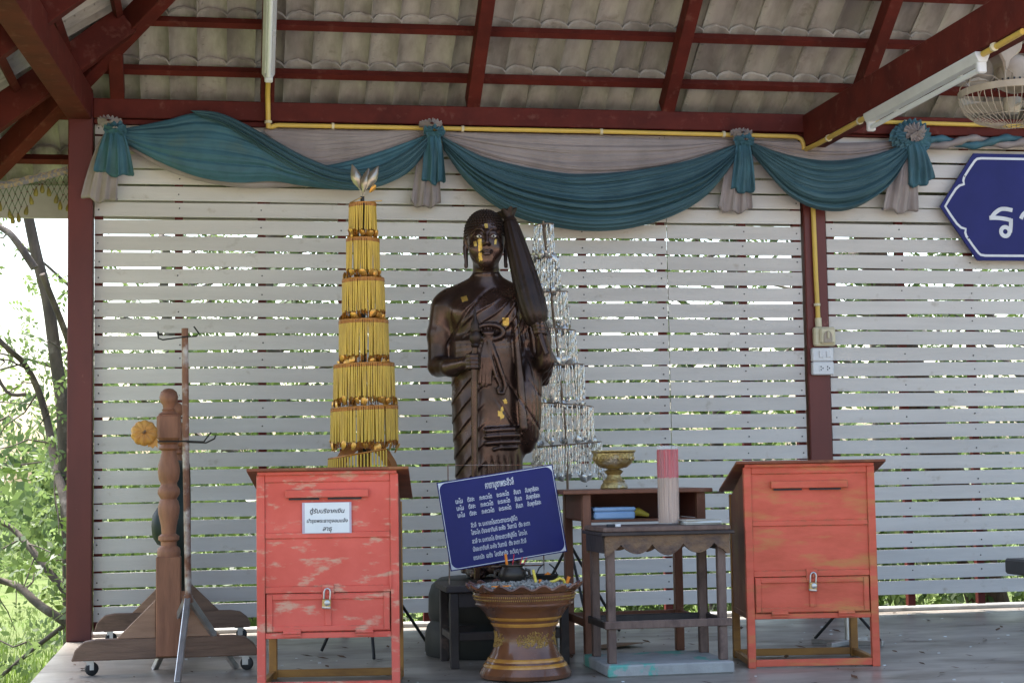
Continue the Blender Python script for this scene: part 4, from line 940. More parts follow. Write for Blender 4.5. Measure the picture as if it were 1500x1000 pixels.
MB().box(2.168, 2.70, -2.27, -2.252, .185, .217).build('stretcher', 'grey_wood', t, bevel=.003); MB().box(2.168, 2.70, -1.97, -1.952, .185, .217).build('stretcher', 'black_wood', t, bevel=.003)
for x in (2.176, 2.684): MB().box(x-.009, x+.009, -2.25, -1.972, .187, .214).build('stretcher', 'black_wood', t, bevel=.002)
t = thing('shelf_table', 'tall reddish brown wooden table with an open shelf box under its top', 'table', (2.46, -1.6, 0))
MB().box(2.097, 2.765, -1.835, -1.375, .723, .741).build('table_top', 'table_wood', t, bevel=.003)
for x in (2.187, 2.70):
    for y in (-1.81, -1.43): MB().box(x, x+.038, y, y+.038, 0, .7225).build('leg', 'table_wood', t, bevel=.003)
MB().box(2.226, 2.699, -1.80, -1.42, .600, .612).build('shelf_board', 'table_wood', t, bevel=.002)
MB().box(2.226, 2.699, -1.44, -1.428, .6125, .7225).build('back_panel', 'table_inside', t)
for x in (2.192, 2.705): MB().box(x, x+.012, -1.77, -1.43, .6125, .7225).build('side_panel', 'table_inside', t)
for x in (2.198, 2.711): MB().box(x, x+.016, -1.771, -1.432, .15, .185).build('stretcher', 'table_wood', t, bevel=.002)
MB().box(2.226, 2.699, -1.42, -1.405, .15, .185).build('stretcher', 'table_wood', t)
# pedestal bowl
bo = thing('pedestal_bowl', 'embossed golden pedestal bowl standing on the shelf table', 'bowl', (2.372, -1.63, .741))
MB().lathe([(.058, 0), (.062, .006), (.058, .018), (.048, .03), (.05, .036), (.034, .048), (.029, .062), (.038, .072), (.044, .078), (.034, .084), (.026, .088)], (2.372, -1.63, .7412), 40).build('foot', 'bowl_gold', bo, smooth=35)
MB().lathe([(.026, .0882), (.06, .096), (.082, .115), (.089, .14), (.091, .158), (.1, .166), (.1, .171), (.09, .17), (.085, .15), (.07, .11), (.0001, .10)], (2.372, -1.63, .7412), 48, None, lambda a, i: (.0018*math.sin(16*a)*(2 <= i <= 4), 0)).build('bowl', 'bowl_gold', bo, smooth=35)
b = MB()
for i in range(24):
    a = 2*PI*i/24; p = Vector((2.372+.0885*math.cos(a), -1.63+.0885*math.sin(a), .7412+.136)); b.lathe([(.0001, -.012), (.006, -.004), (.006, .004), (.0001, .012)], p, 6)
b.build('embossing', 'bowl_gold', bo, kind='stuff', smooth=50)
t = thing('tin_box', 'pale blue rectangular lidded box inside the shelf table', 'box', (2.335, -1.73, .612))
MB().box(2.243, 2.427, -1.785, -1.665, .6122, .645).build('tray', 'blue_tin', t, bevel=.006); MB().box(2.240, 2.430, -1.788, -1.662, .6455, .664).build('lid', 'blue_tin', t, bevel=.006)
o = MB(); o.tube([(2.44, -1.66, .632), (2.47, -1.655, .64), (2.52, -1.66, .622)], [.016, .02, .008], 7); o = o.build('cloth_scrap', 'candle_yellow', smooth=60); tag(o, 'crumpled yellow scrap behind the blue box', 'scrap')
# incense jar
jc = (2.487, -2.11, .5945); t = thing('incense_jar', 'tall clear cylinder full of red-ended incense sticks on the stool', 'jar', jc)
MB().lathe([(.0001, 0), (.0455, 0), (.0465, .004), (.0465, .328), (.0445, .33), (.0435, .328), (.0435, .006), (.0001, .006)], jc, 36).build('cylinder', 'clear_plastic', t, smooth=40)
s1_, s2_ = MB(), MB(); rr = random.Random(4)
for i in range(300):
    r = .041*math.sqrt(rr.random()) if i < 90 else .0405+rr.uniform(-.002, .001); a = rr.uniform(0, 2*PI); x, y = jc[0]+r*math.cos(a), jc[1]+r*math.sin(a); dx, dy = rr.uniform(-.002, .002), rr.uniform(-.002, .002); h = .31+rr.uniform(-.004, .004); zm = .195+rr.uniform(-.003, .003)
    s1_.tube([(x, y, jc[2]+.008), (x+dx, y+dy, jc[2]+zm)], .0019, 4); s2_.tube([(x+dx, y+dy, jc[2]+zm), (x+dx*1.5, y+dy*1.5, jc[2]+h)], .0021, 4)
s1_.build('incense_sticks', 'incense', t, kind='stuff'); s2_.build('red_stick_ends', 'incense_red', t, kind='stuff')
for i, (dx, rz, mt) in enumerate(((0, .05, 'paper_edge'), (.004, -.08, 'paper'), (-.003, .12, 'paper_edge'))):
    o = MB().box(-.078, .078, -.05, .05, 0, .0065).build('magazine', mt, bevel=.001); o.location = (2.608+dx, -2.15, .595+i*.0072); o.rotation_euler = (0, 0, rz)
    tag(o, ['bottom booklet of the small pile beside the incense jar', 'middle booklet of the small pile beside the incense jar', 'top booklet of the small pile beside the incense jar'][i], 'booklet', 'booklets on the stool')
t = thing('cigarette_lighter', 'small black and white lighter on the stool corner', 'lighter', (2.222, -2.235, .595)); MB().box(2.19, 2.225, -2.242, -2.228, .5945, .606).build('body', 'ink', t, bevel=.003); MB().box(2.2255, 2.248, -2.242, -2.228, .5945, .606).build('cap', 'white_enamel', t, bevel=.002)
# ================================================================== urn and low table
lo_t = thing('low_altar_table', 'low black worn altar table behind the ceramic urn', 'table', (1.86, -1.66, 0))
MB().box(1.585, 2.135, -1.84, -1.47, .318, .346).build('table_top', 'black_wood', lo_t, bevel=.004)
for x in (1.602, 2.078):
    for y in (-1.828, -1.515): MB().box(x, x+.036, y, y+.036, 0, .3175).build('leg', 'black_wood', lo_t, bevel=.003)
for y in (-1.822, -1.51): MB().box(1.6385, 2.0775, y, y+.022, .115, .15).build('stretcher', 'black_wood', lo_t, bevel=.003); MB().box(1.6385, 2.0775, y, y+.02, .255, .3175).build('apron', 'black_wood', lo_t, bevel=.002)
for x in (1.607, 2.085): MB().box(x, x+.022, -1.7915, -1.5155, .115, .145).build('stretcher', 'black_wood', lo_t, bevel=.003)
UC = (1.853, -2.19, 0); ur = thing('ceramic_urn', 'brown glazed pedestal urn with wavy rim, filled with ash', 'urn', UC)
MB().lathe([(.150, 0), (.182, .006), (.186, .022), (.176, .04), (.158, .066), (.136, .10), (.123, .135), (.119, .165), (.124, .195), (.140, .23), (.163, .262), (.182, .283), (.196, .290), (.201, .297), (.196, .304), (.200, .31), (.206, .33), (.208, .345)], UC, 64).build('body', 'urn_glaze', ur, smooth=35)
def rimwave(a, i): k = (0, .3, 1, 1, .6, .2, 0)[i]; return (.006*math.sin(17*a)*k, .009*math.sin(17*a+.6)*k)
MB().lathe([(.206, .3452), (.218, .352), (.232, .367), (.230, .374), (.216, .370), (.205, .362), (.196, .352)], UC, 136, None, rimwave).build('rim', 'urn_glaze', ur, smooth=50)
def rz(z): 
    pr_ = [(.176, .04), (.158, .066), (.136, .10), (.123, .135), (.119, .165), (.124, .195), (.140, .23), (.163, .262), (.182, .283)]
    return np.interp(z, [q[1] for q in pr_], [q[0] for q in pr_])
for z in (.056, .078, .216, .240): MB().lathe([(rz(z-.007)+.0012, z-.007), (rz(z)+.003, z), (rz(z+.007)+.0012, z+.007)], UC, 64).build('painted_band', 'urn_band', ur, smooth=50)
b = MB()
for i in range(150):
    a = 2*PI*i/150
    for q, z in ((0, .319), (1, .331)): 
        r = np.interp(z, (.31, .33, .345), (.2, .206, .208)); aa = a+q*PI/150; b.lathe([(.0001, -.0045), (.0034, 0), (.0001, .0045)], (UC[0]+r*math.cos(aa), UC[1]+r*math.sin(aa), z), 5)
b.build('beaded_collar', 'urn_gold', ur, kind='stuff')
b = MB(); rr = random.Random(8)
for face in (-PI/2+.12, PI/2, PI, 0):                       # clustered raised motif on the waist
    for i in range(320):
        ang = rr.gauss(0, .36); z = .155+rr.gauss(0, .018)+.012*math.cos(ang*9)
        if abs(ang) > .62 or abs(z-.158) > .034-.02*abs(ang): continue
        a = face+ang; r = rz(z)+.0005; p = Vector((UC[0]+r*math.cos(a), UC[1]+r*math.sin(a), z)); b.lathe([(.0001, -.004), (.0032, 0), (.0001, .004)], p, 5)
b.build('raised_motif', 'urn_gold', ur, kind='stuff')
b = MB(); P = []; rr = random.Random(3)
for k in range(9):
    r = .205*k/8; P.append([(UC[0]+r*math.cos(2*PI*i/48), UC[1]+r*math.sin(2*PI*i/48), .356+.022*(1-(k/8)**2)+rr.uniform(-.004, .004)*(k > 0)) for i in range(49)])
b.grid(P); b.build('ash', 'ash', ur, smooth=180)
b = MB(); 
for i in range(700):
    r = .2*math.sqrt(rr.random()); a = rr.uniform(0, 2*PI); s = rr.uniform(.003, .009); M = Matrix.Translation((UC[0]+r*math.cos(a), UC[1]+r*math.sin(a), .360+.020*(1-(r/.205)**2)+s*.3)) @ Matrix.Rotation(rr.uniform(0, 3), 4, Vector((rr.random(), rr.random(), rr.random())).normalized())
    b.box(-s, s, -s*.6, s*.6, -s*.4, s*.4, M)
b.build('ash_crumbs', 'ash', ur, kind='stuff')
pc = (1.815, -2.14, .372); t = thing('incense_pot', 'small round dark bronze incense pot standing in the urn ash', 'pot', pc)
MB().lathe([(.034, 0), (.05, .012), (.058, .032), (.054, .052), (.043, .062), (.042, .068), (.052, .074), (.052, .078), (.04, .077), (.038, .06), (.0001, .06)], pc, 36).build('pot', 'pot_bronze', t, smooth=40)
for s in (-1, 1):
    b = MB(); b.tube([(pc[0]+s*.054, pc[1], pc[2]+.026), (pc[0]+s*.072, pc[1], pc[2]+.03), (pc[0]+s*.07, pc[1], pc[2]+.05), (pc[0]+s*.052, pc[1], pc[2]+.056)], .007, 7); b.build('handle', 'pot_bronze', t, smooth=50)
def stick(name, label, cat, pts, r, mt, group=None):
    b = MB(); b.tube(pts, r, 7); o = b.build(name, mt, smooth=50); tag(o, label, cat, group)
z = .43
stick('candle', 'orange candle stub standing in the small incense pot', 'candle', [(1.795, -2.14, z), (1.788, -2.14, z+.062)], .0055, 'candle_orange')
for dx, lb in ((0, 'red incense stick next to the orange candle stub in the pot'), (.03, 'upright red incense stick crossed by another in the small pot'), (.036, 'tilted red incense stick leaning over the handle side of the pot')):
    stick('incense_stick', lb, 'incense', [(1.815+dx, -2.135, z), (1.824+dx*1.15+(.012 if dx > .033 else 0), -2.135, z+.06-dx*.4)], .0022, 'stick_red', 'red sticks in the pot')
stick('candle', 'yellow green candle leaning against the small incense pot', 'candle', [(1.896, -2.25, .36), (1.884, -2.23, .43)], .0062, 'candle_yellow')
stick('candle', 'short orange candle standing in ash right beside the yellow green one', 'candle', [(1.912, -2.24, .36), (1.91, -2.24, .392)], .006, 'candle_orange')
stick('candle', 'bent yellow candle lying on the urn ash', 'candle', [(1.95, -2.2, .375), (1.975, -2.21, .382), (1.998, -2.205, .392), (2.015, -2.2, .385), (2.02, -2.2, .37)], .006, 'candle_yellow')
stick('candle', 'leaning orange candle near the urn rim', 'candle', [(2.026, -2.2, .36), (2.038, -2.2, .398)], .007, 'candle_orange')
stick('candle', 'thin orange candle lying flat at the urn front', 'candle', [(1.70, -2.31, .372), (1.776, -2.325, .374)], .004, 'candle_orange')
ob = thing('oil_lamp', 'small dark iron bowl lamp behind the incense pot', 'lamp', (1.965, -2.10, .37)); MB().lathe([(.02, 0), (.04, .012), (.05, .032), (.047, .034), (.035, .018), (.0001, .014)], (1.965, -2.10, .37), 24).build('bowl', 'black_iron', ob, smooth=40)
for s in (-1, 1):
    b = MB(); b.tube([(1.965+s*.045, -2.1, .40), (1.965+s*.03, -2.1, .43), (1.965+s*.012, -2.1, .445)], .003, 6); b.build('arm', 'black_iron', ob)
MB().lathe([(.0001, -.004), (.02, 0), (.012, .01), (.0001, .016)], (1.968, -2.11, .394), 9, None, lambda a, i: (.006*math.sin(3*a)*(i == 1), .004*math.sin(2*a))).build('wax', 'candle_orange', ob, smooth=60)
# prayer board on a wire stand
ang = R(-8.0)     # leans in its own plane, right end higher
bd_ = thing('prayer_board', 'tilted dark blue board of white Thai prayer lines in front of the statue', 'sign', (1.845, -1.745, .63), rot=(R(-4), ang, 0))
BW, BH = .516, .383
MB().box(-BW/2, BW/2, 0, .004, -BH/2, BH/2).build('panel', 'sign_blue', bd_, bevel=.0008, world=False)
def rr_loop(w_, h_, r):
    P = []
    for cx, cz, a0 in ((w_/2-r, h_/2-r, 0), (-w_/2+r, h_/2-r, 90), (-w_/2+r, -h_/2+r, 180), (w_/2-r, -h_/2+r, 270)): P += [(cx+r*math.cos(R(a0+i*15)), cz+r*math.sin(R(a0+i*15))) for i in range(7)]
    return P+[P[0]]
ribbon([(-BW/2+.006, -BH/2+.006), (-BW/2+.006, BH/2-.006), (BW/2-.006, BH/2-.006), (BW/2-.006, -BH/2+.006), (-BW/2+.006, -BH/2+.006)], .0035, -.0008).build('border', 'sign_white', bd_, world=False)
for sx in (-1, 1):
    for sz in (-1, 1):
        c0 = (sx*(BW/2-.007), sz*(BH/2-.007)); P = [c0]+[(sx*(BW/2-.007-.032+.032*math.cos(R(90*i/8))), sz*(BH/2-.007-.032+.032*math.sin(R(90*i/8)))) for i in range(9)]
        b = MB(); b.add([(x, -.0009, z_) for x, z_ in P], [tuple(range(10))]); b.build('corner_ornament', 'sign_white', bd_, world=False)
def line(s, z_, wd, cx, sz, bold=.02):
    me = text_mesh(s, sz, bold=bold, extrude=.0002); a, b = text_width(me); k = wd/(b-a); part('lettering', me, 'sign_letter', bd_, (cx-(a+b)/2*k, -.0014, z_), (PI/2, 0, 0), (k, 1, 1))
line('คาถาบูชาพระสีวลี', .133, .127, .012, .040, .024)
for i in range(3):
    z_ = .089-.030*i; xs0 = -.198
    for s, a, b in (('นะโม', 0, .03), ('ตัสสะ', .051, .081), ('ภะคะวะโต', .103, .157), ('อะระหะโต', .178, .231), ('สัมมา', .252, .282), ('สัมพุทธัสสะ', .302, .362)): line(s, z_, (b-a)*1.02, xs0+(a+b)/2*1.02+.008, .0265, .022)
for s, z_, x0, x1 in (('สีวลี  จะ มะหาเถโรเทวะตานะระปูชิโต', -.022, -.140, .064), ('โสระโห ปัจจะยาทิมหิ อะหัง  วันทามิ  ตัง สะทา', -.053, -.144, .115), ('สวลี จะ มะหาเถโร ยักขะเทวาภิปูชิโต  โสระโห', -.090, -.146, .096), ('ปัจจะยาทิมหิ อะหัง วันทามิ  ตัง สะทา สีวลี', -.124, -.148, .087), ('เถรคณัง  เอตัง  โสตถิลาภัง  ภะวันตุ เม.', -.160, -.152, .066)):
    line(s, z_, x1-x0, (x0+x1)/2, .0265, .022)
wr = thing('wire_stand', 'thin wire frame standing on the low table behind the prayer board', 'stand', (1.86, -1.72, .346))
b = MB(); b.tube([(1.615, -1.72, .348), (1.615, -1.72, .858), (2.03, -1.72, .852), (2.03, -1.72, .348)], .003, 6); b.build('frame', 'rust', wr)
b = MB(); b.tube([(1.615, -1.735, .42), (2.03, -1.735, .42)], .003, 6); b.build('ledge', 'rust', wr)
# ================================================================== bead towers
def leaf_mesh():
    b = MB(); P = []
    for i in range(6):
        v = i/5; wd = .017*math.sin(PI*(v*.85+.1))**.8*(1-v*.3); P.append([(wd*s, -.006*(1-s*s)+.010*v*v, -.034*v) for s in (-1, -.5, 0, .5, 1)])
    b.grid(P); return b.mesh('foil_leaf', smooth=180)
LM = leaf_mesh(); LMs = LM.copy(); LM.materials.clear()
def tower(label, base, axis, rings, feet, gold):
    t = thing('bead_tower', label, 'bead tower', (*base, 0), group='tiered bead towers'); rr = random.Random(5 if gold else 6)
    b = MB(); zt = rings[0][0]+(.035 if gold else .02)
    b.tube([(*axis(.42), .42), (*axis(1.0), 1.0), (*axis(1.6), 1.6), (*axis(zt), zt)], .010 if gold else .0065, 10); b.build('pole', 'black_iron' if gold else 'ring_brown', t, smooth=50)
    for fx, fy in feet:
        ax_ = axis(.45); b = MB(); b.tube([(*ax_, .47), (fx, fy, .008)], .0075, 8); b.build('leg', 'black_iron', t, smooth=50)
    for i, (z, r, zb, tilt, n) in enumerate(rings):
        cx, cy = axis(z); 
        def zz(a, z=z, tilt=tilt): return z+tilt*math.cos(a)
        rg = MB(); rg.tube([(cx+r*math.cos(2*PI*j/40), cy+r*math.sin(2*PI*j/40), zz(2*PI*j/40)) for j in range(41)], .0045 if gold else .004, 6, cap=False)
        for a in (.3, .3+PI*2/3, .3+PI*4/3): rg.tube([(cx, cy, z-.004), (cx+r*math.cos(a), cy+r*math.sin(a), zz(a))], .0026, 5)
        ro = rg.build('tier_ring', 'amber_bead' if gold else 'ring_brown', t, smooth=60)
        st = MB(); am = MB()
        n = int(n*(1.9 if gold else 1.75))
        for j in range(n):
            if rr.random() < (.04 if gold else .12): continue
            a = 2*PI*(j+rr.uniform(-.25, .25))/n; x, y = cx+r*math.cos(a), cy+r*math.sin(a); L = z-zb-rr.uniform(0, .012); sw = rr.uniform(-.004, .004) if gold else rr.uniform(-.011, .011)
            zt_ = zz(a); sw2 = rr.uniform(-.004, .004)
            if gold:
                st.tube([(x, y, zt_-.016), (x+sw*.5, y+sw2*.5, zt_-.02-(L-.035)*.5), (x+sw, y+sw2, zt_-.02-(L-.035))], .0042, 5)
                am.tube([(x, y, zt_), (x, y, zt_-.016)], .0046, 5); m_ = rr.randint(2, 5)
                for q in range(m_): am.lathe([(.0001, -.0042), (.0046, 0), (.0001, .0042)], (x+sw, y+sw2, zt_-.02-(L-.035)-.004-q*.0065), 5)
            else:
                k = 9; pts = [(x+sw*q/k+.0022*math.sin(q*2.2+j), y+sw2*q/k+.0022*math.cos(q*2.2+j), zt_-L*q/k) for q in range(k+1)]; st.tube(pts, [.0024+.0014*(q % 2) for q in range(k+1)], 5)
                if rr.random() < .5: am.lathe([(.0001, -.009), (.006, 0), (.0001, .009)], (x+sw, y+sw2, zt_-L*rr.uniform(.3, .9)), 5)
        st.build('bead_strands', 'gold_bead' if gold else 'crystal', ro, kind='stuff', smooth=60); am.build('end_beads', 'amber_bead' if gold else 'crystal', ro, kind='stuff')
        nl = 16 if gold else 18
        for j in range(nl):
            if rr.random() < (.12 if gold else .15) or zb < .8: continue
            a = 2*PI*(j+rr.uniform(-.3, .3))/nl; x, y = cx+(r+.006)*math.cos(a), cy+(r+.006)*math.sin(a)
            s_ = rr.uniform(1.0, 1.35)
            o = part('foil_leaf', LM if gold else LMs, 'gold_foil' if gold else 'silver_foil', t, Vector((x, y, zb+rr.uniform(-.002, .03)))-Vector((*base, 0)), (rr.uniform(-.5, .6), rr.uniform(-.6, .6), a+PI/2+rr.uniform(-.6, .6)), [s_]*3)
            if gold: pass
    return t
LMs.materials.append(MATS['silver_foil']) if not LMs.materials else None
gt = tower('golden tiered bead tower behind the coral red donation box', (1.312, -1.1), lambda z: (1.312, -1.1),
      [(2.093, .061, 1.945, .002, 26), (1.925, .075, 1.755, -.002, 32), (1.735, .096, 1.562, .003, 40), (1.540, .113, 1.353, .001, 46), (1.335, .139, 1.158, .004, 54), (1.135, .154, .955, .006, 60)],
      [(1.113, -.975), (1.318, -1.396), (1.632, -.803)], True)
b = MB()                                          # lowest ring hangs broken on its left half
cx, cy = 1.312, -1.1; arc = [PI*.42+PI*1.25*j/24 for j in range(25)]
b.tube([(cx+.168*math.cos(a), cy+.168*math.sin(a), .925-.03*math.cos(a)*-.9) for a in arc], .0045, 6); ro = b.build('broken_ring', 'amber_bead', gt)
st = MB()
for j in range(44):
    a = PI*.42+PI*1.25*j/43; zt_ = .925+.027*math.cos(a); st.tube([(cx+.168*math.cos(a), cy+.168*math.sin(a), zt_-.004), (cx+.168*math.cos(a), cy+.168*math.sin(a), zt_-.17)], .0042, 5)
st.build('bead_strands', 'gold_bead', ro, kind='stuff', smooth=60)
for i in range(3):                                 # three bowed wooden feet of the base
    a = R(-35+i*120); P = []; d = Vector((math.cos(a), math.sin(a), 0)); nrm = Vector((-d.y, d.x, 0)); b = MB(); prof_ = [(.02, .975), (.07, .965), (.115, .93), (.15, .88), (.17, .82), (.175, .78)]
    for s in (-1, 1): P.append([Vector((cx, cy, z_))+d*r+nrm*(s*.035*(1-.3*k/5)) for k, (r, z_) in enumerate(prof_)])
    Q = [[p-d*.02-Vector((0, 0, .025)) for p in row] for row in P]; b.grid(P); b.grid(Q); b.grid([P[0], Q[0]]); b.grid([P[1], Q[1]]); b.build('wooden_bracket', 'orange_wood', gt, smooth=40)
for i, (dx, dz, rot) in enumerate(((-.02, .062, -.30), (.012, .042, .22), (.03, .06, .48))):   # three silver buds and a dry leaf on top
    M = Matrix.Translation((cx, cy-.01*i, 2.128)) @ Matrix.Rotation(rot, 4, 'Y'); L = math.hypot(dx, dz); s_ = MB(); s_.lathe([(.0022, 0), (.0022, L-.03), (.006, L-.022), (.022, L+.008), (.026, L+.03), (.018, L+.06), (.005, L+.088), (.0001, L+.096)], (0, 0, 0), 14); s_.v = [M @ Vector(v) for v in s_.v]; s_.build('silver_bud', 'spoon_silver', gt, smooth=50)
o = part('dry_leaf', LM, 'gold_foil', gt, (.06, -.02, 2.18), (.3, .5, .5), (.8, 1, 1.3))
b = MB(); b.tube([(cx-.06, cy-.02, 2.095), (cx-.02, cy-.01, 2.115), (cx+.01, cy, 2.13)], .003, 6); b.tube([(cx+.0, cy, 2.10), (cx+.09, cy-.03, 2.105)], .003, 6); b.build('tie_wire', 'brass', gt)
def sax(z): k = (z-.95)/1.1; return (2.352-.10*max(k, 0), -.75)
tower('leaning silver crystal bead tower behind the shelf table', (2.36, -.75), sax, [(2.055, .048, 1.90, .004, 20), (1.885, .057, 1.725, .006, 24), (1.71, .083, 1.54, .006, 30), (1.525, .102, 1.36, -.006, 34), (1.345, .126, 1.165, .006, 40), (1.15, .150, .97, -.012, 44), (.955, .17, .80, .012, 44)],
      [(2.12, -.62), (2.40, -1.0), (2.66, -.50)], False)
# ================================================================== gong stand
gs = thing('gong_stand', 'carved wooden gong stand on castors beside the corner post', 'stand', (.43, -.9, 0))
GP = [(.0001, 1.206), (.018, 1.203), (.034, 1.19), (.040, 1.168), (.036, 1.146), (.026, 1.134), (.024, 1.118), (.030, 1.114), (.026, 1.108), (.034, 1.102), (.044, 1.096)]
GM = [(.044, .981), (.048, .974), (.036, .966), (.042, .955), (.044, .948), (.030, .938), (.034, .915), (.044, .88), (.047, .85), (.042, .815), (.034, .80), (.036, .79), (.046, .775), (.047, .757), (.038, .74), (.034, .733), (.040, .725), (.046, .70), (.044, .67), (.033, .62), (.030, .585), (.044, .575), (.044, .56), (.034, .552), (.033, .535), (.046, .525), (.05, .508), (.048, .49)]
for y in (-1.57, -.22):
    po = MB().box(.378, .482, y-.052, y+.052, .072, .49).build('post', 'teak', gs, bevel=.004)
    MB().box(.380, .480, y-.05, y+.05, .981, 1.095).build('top_block', 'teak', po, bevel=.012)
    MB().lathe(GM[::-1], (.43, y, 0), 28).build('turned_shaft', 'teak', po, smooth=40); MB().lathe(GP[::-1], (.43, y, 0), 28).build('finial', 'teak', po, smooth=40)
    pts = [(.03, .064), (.80, .064), (.802, .085), (.785, .115), (.75, .142), (.70, .15), (.13, .15), (.08, .142), (.045, .11)]
    ft = MB().prism(pts, y-.034, y+.03).build('foot_rail', 'old_wood', gs, bevel=.004); 
    MB().prism([(.215, .1505), (.3765, .1505), (.3765, .31)], y-.022, y+.022).build('brace', 'pale_wood', gs, bevel=.002); MB().prism([(.4835, .1505), (.645, .1505), (.4835, .31)], y-.022, y+.022).build('brace', 'pale_wood' if y < -1 else 'old_wood', gs, bevel=.002)
    for x in (.10, .745):
        c = MB(); c.box(x-.022, x+.022, y-.02, y+.02, .0592, .0635); c.tube([(x, y, .06), (x+.012, y, .045)], .010, 8); co = c.build('castor', 'chrome', ft)
        w_ = MB(); w_.lathe([(.0001, -.011), (.022, -.011), (.0285, -.006), (.0285, .006), (.022, .011), (.0001, .011)], (x+.012, y, .0285), 20, Matrix.Rotation(R(90), 4, 'X') @ Matrix.Rotation(R(25 if x < .4 else -30), 4, 'Y')); w_.build('wheel', 'rubber', co, smooth=40)
        for dy in (-.014, .014): MB().box(x-.008, x+.022, y+dy-.0015, y+dy+.0015, .024, .059).build('fork_cheek', 'chrome', co)
MB().box(.405, .455, -1.515, -.275, .075, .135).build('long_rail', 'old_wood', gs, bevel=.004); MB().box(.41, .45, -1.515, -.275, 1.02, 1.06).build('hanging_rail', 'teak', gs, bevel=.004)
gg = thing('gong', 'dark green round gong hanging inside the wooden stand', 'gong', (.45, -.9, .60)); My = Matrix.Rotation(R(-90), 4, 'Y')
MB().lathe([(.0001, .117), (.05, .112), (.085, .09), (.10, .055), (.105, .03), (.25, .024), (.29, .016), (.305, 0), (.30, -.055), (.285, -.06), (.285, -.004), (.10, .008), (.0001, .01)], (.45, -.9, .60), 48, My).build('disc', 'gong_green', gg, smooth=40)
for y in (-1.02, -.78):
    b = MB(); b.tube([(.43, y, 1.04), (.445, y, .87)], .006, 6); b.build('cord', 'black_iron', gg)
# ================================================================== rusty pole stand with hooks
ps = thing('hook_stand', 'tall rusty metal pole with wire hooks and three splayed legs', 'stand', (.51, -1.66, 0)); px_, py_ = .508, -1.68
k_ = (8.835-1.68)/(8.835-1.5)
b = MB(); b.tube([(px_+.006, py_, .30), (px_-.004, py_, .9), (px_-.008, py_, 1.455)], .0145, 12); b.build('pole', 'rust', ps, smooth=50)
for fx, fy in ((.474, -1.955), (.715, -1.50), (.365, -1.42)):
    b = MB(); b.bar((px_+.004, py_, .325), (fx, fy, .0), .025, .025); b.build('leg', 'chrome', ps, bevel=.003)
b = MB(); b.tube([(px_+.004, py_, .33), (px_+.006, py_, .30)], .022, 12); b.build('collar', 'rust', ps, smooth=50)
b = MB(); b.tube([(px_-.12, py_, 1.442), (px_-.118, py_-.01, 1.412), (px_-.10, py_-.015, 1.405), (px_, py_-.015, 1.418), (px_+.04, py_-.015, 1.42), (px_+.052, py_-.02, 1.43), (px_+.03, py_-.03, 1.46)], .0035, 6); b.build('hook', 'black_iron', ps, smooth=50)
b = MB(); b.tube([(px_-.215, py_, 1.005), (px_-.21, py_-.02, .985), (px_-.17, py_-.035, .972), (px_-.12, py_-.02, .976), (px_, py_-.016, .976), (px_+.07, py_-.016, .972), (px_+.09, py_-.03, .998), (px_+.10, py_-.04, 1.01)], .0035, 6)
b.tube([(px_, py_-.012, .972), (px_+.08, py_-.012, .968), (px_+.115, py_-.02, .985), (px_+.12, py_-.02, 1.0)], .0035, 6); b.build('hook', 'black_iron', ps, smooth=50)
fw = thing('dried_gourd', 'wrinkled orange dried gourd hanging on the wire hook of the pole', 'gourd', (px_-.178, py_-.03, 1.0))
MB().lathe([(.0001, -.024), (.02, -.03), (.042, -.022), (.052, 0), (.044, .022), (.022, .03), (.006, .022), (.0001, .02)], (px_-.175, py_-.035, 1.012), 56, Matrix.Rotation(R(78), 4, 'X'), lambda a, i: (.0045*abs(math.sin(5*a))*(1 if 0 < i < 6 else 0), .003*math.sin(10*a)*(1 if 0 < i < 6 else 0))).build('fruit', 'dried_gourd', fw, smooth=60)
b = MB(); b.tube([(px_-.175, py_-.058, 1.012), (px_-.17, py_-.08, 1.02)], [.007, .004], 6); b.build('stem', 'old_wood', fw); b = MB(); b.grid([[(px_-.16+.02*u, py_-.04, .972-.02*v+.006*math.sin(5*u)) for u in (0, .5, 1, 1.5, 2)] for v in (-.8, .2, 1)]); b.build('torn_skin', 'dried_gourd', fw, smooth=180)
# ================================================================== odd pieces at the back
ms = thing('metal_base_stand', 'low chrome tube base behind the orange-red donation box', 'stand', (3.5, -1.5, 0))
for a, b_ in (((3.36, -1.40, .018), (3.62, -1.62, .018)), ((3.36, -1.62, .018), (3.62, -1.40, .018))):
    b = MB(); b.bar(a, b_, .03, .022); b.build('foot', 'chrome', ms, bevel=.003)
b = MB(); b.tube([(3.49, -1.51, .03), (3.50, -1.50, .62)], .012, 10); b.build('upright', 'chrome', ms, smooth=50)
for fx, fy in ((3.37, -1.41), (3.61, -1.61)): b = MB(); b.tube([(fx, fy, .03), (3.495, -1.505, .20)], .007, 8); b.build('stay', 'black_iron', ms)
o = MB().box(4.675, 4.95, -.95, -.72, .255, .335).build('plastic_bench_end', 'grey_plastic', bevel=.01); 
for x, y in ((4.80, -.93), (4.80, -.77), (4.91, -.93), (4.91, -.77)): MB().box(x, x+.03, y, y+.03, 0, .2548).build('leg', 'grey_plastic', o)
tag(o, 'dark grey low bench, only its rounded end showing', 'bench')
o = MB().add([(2.30, -1.20, .006), (2.52, -1.05, .006), (2.62, -1.22, .02), (2.40, -1.30, .006)], [(0, 1, 2, 3)]).build('cardboard_sheet', 'cardboard'); tag(o, 'flat brown cardboard scrap on the floor behind the stool', 'cardboard')
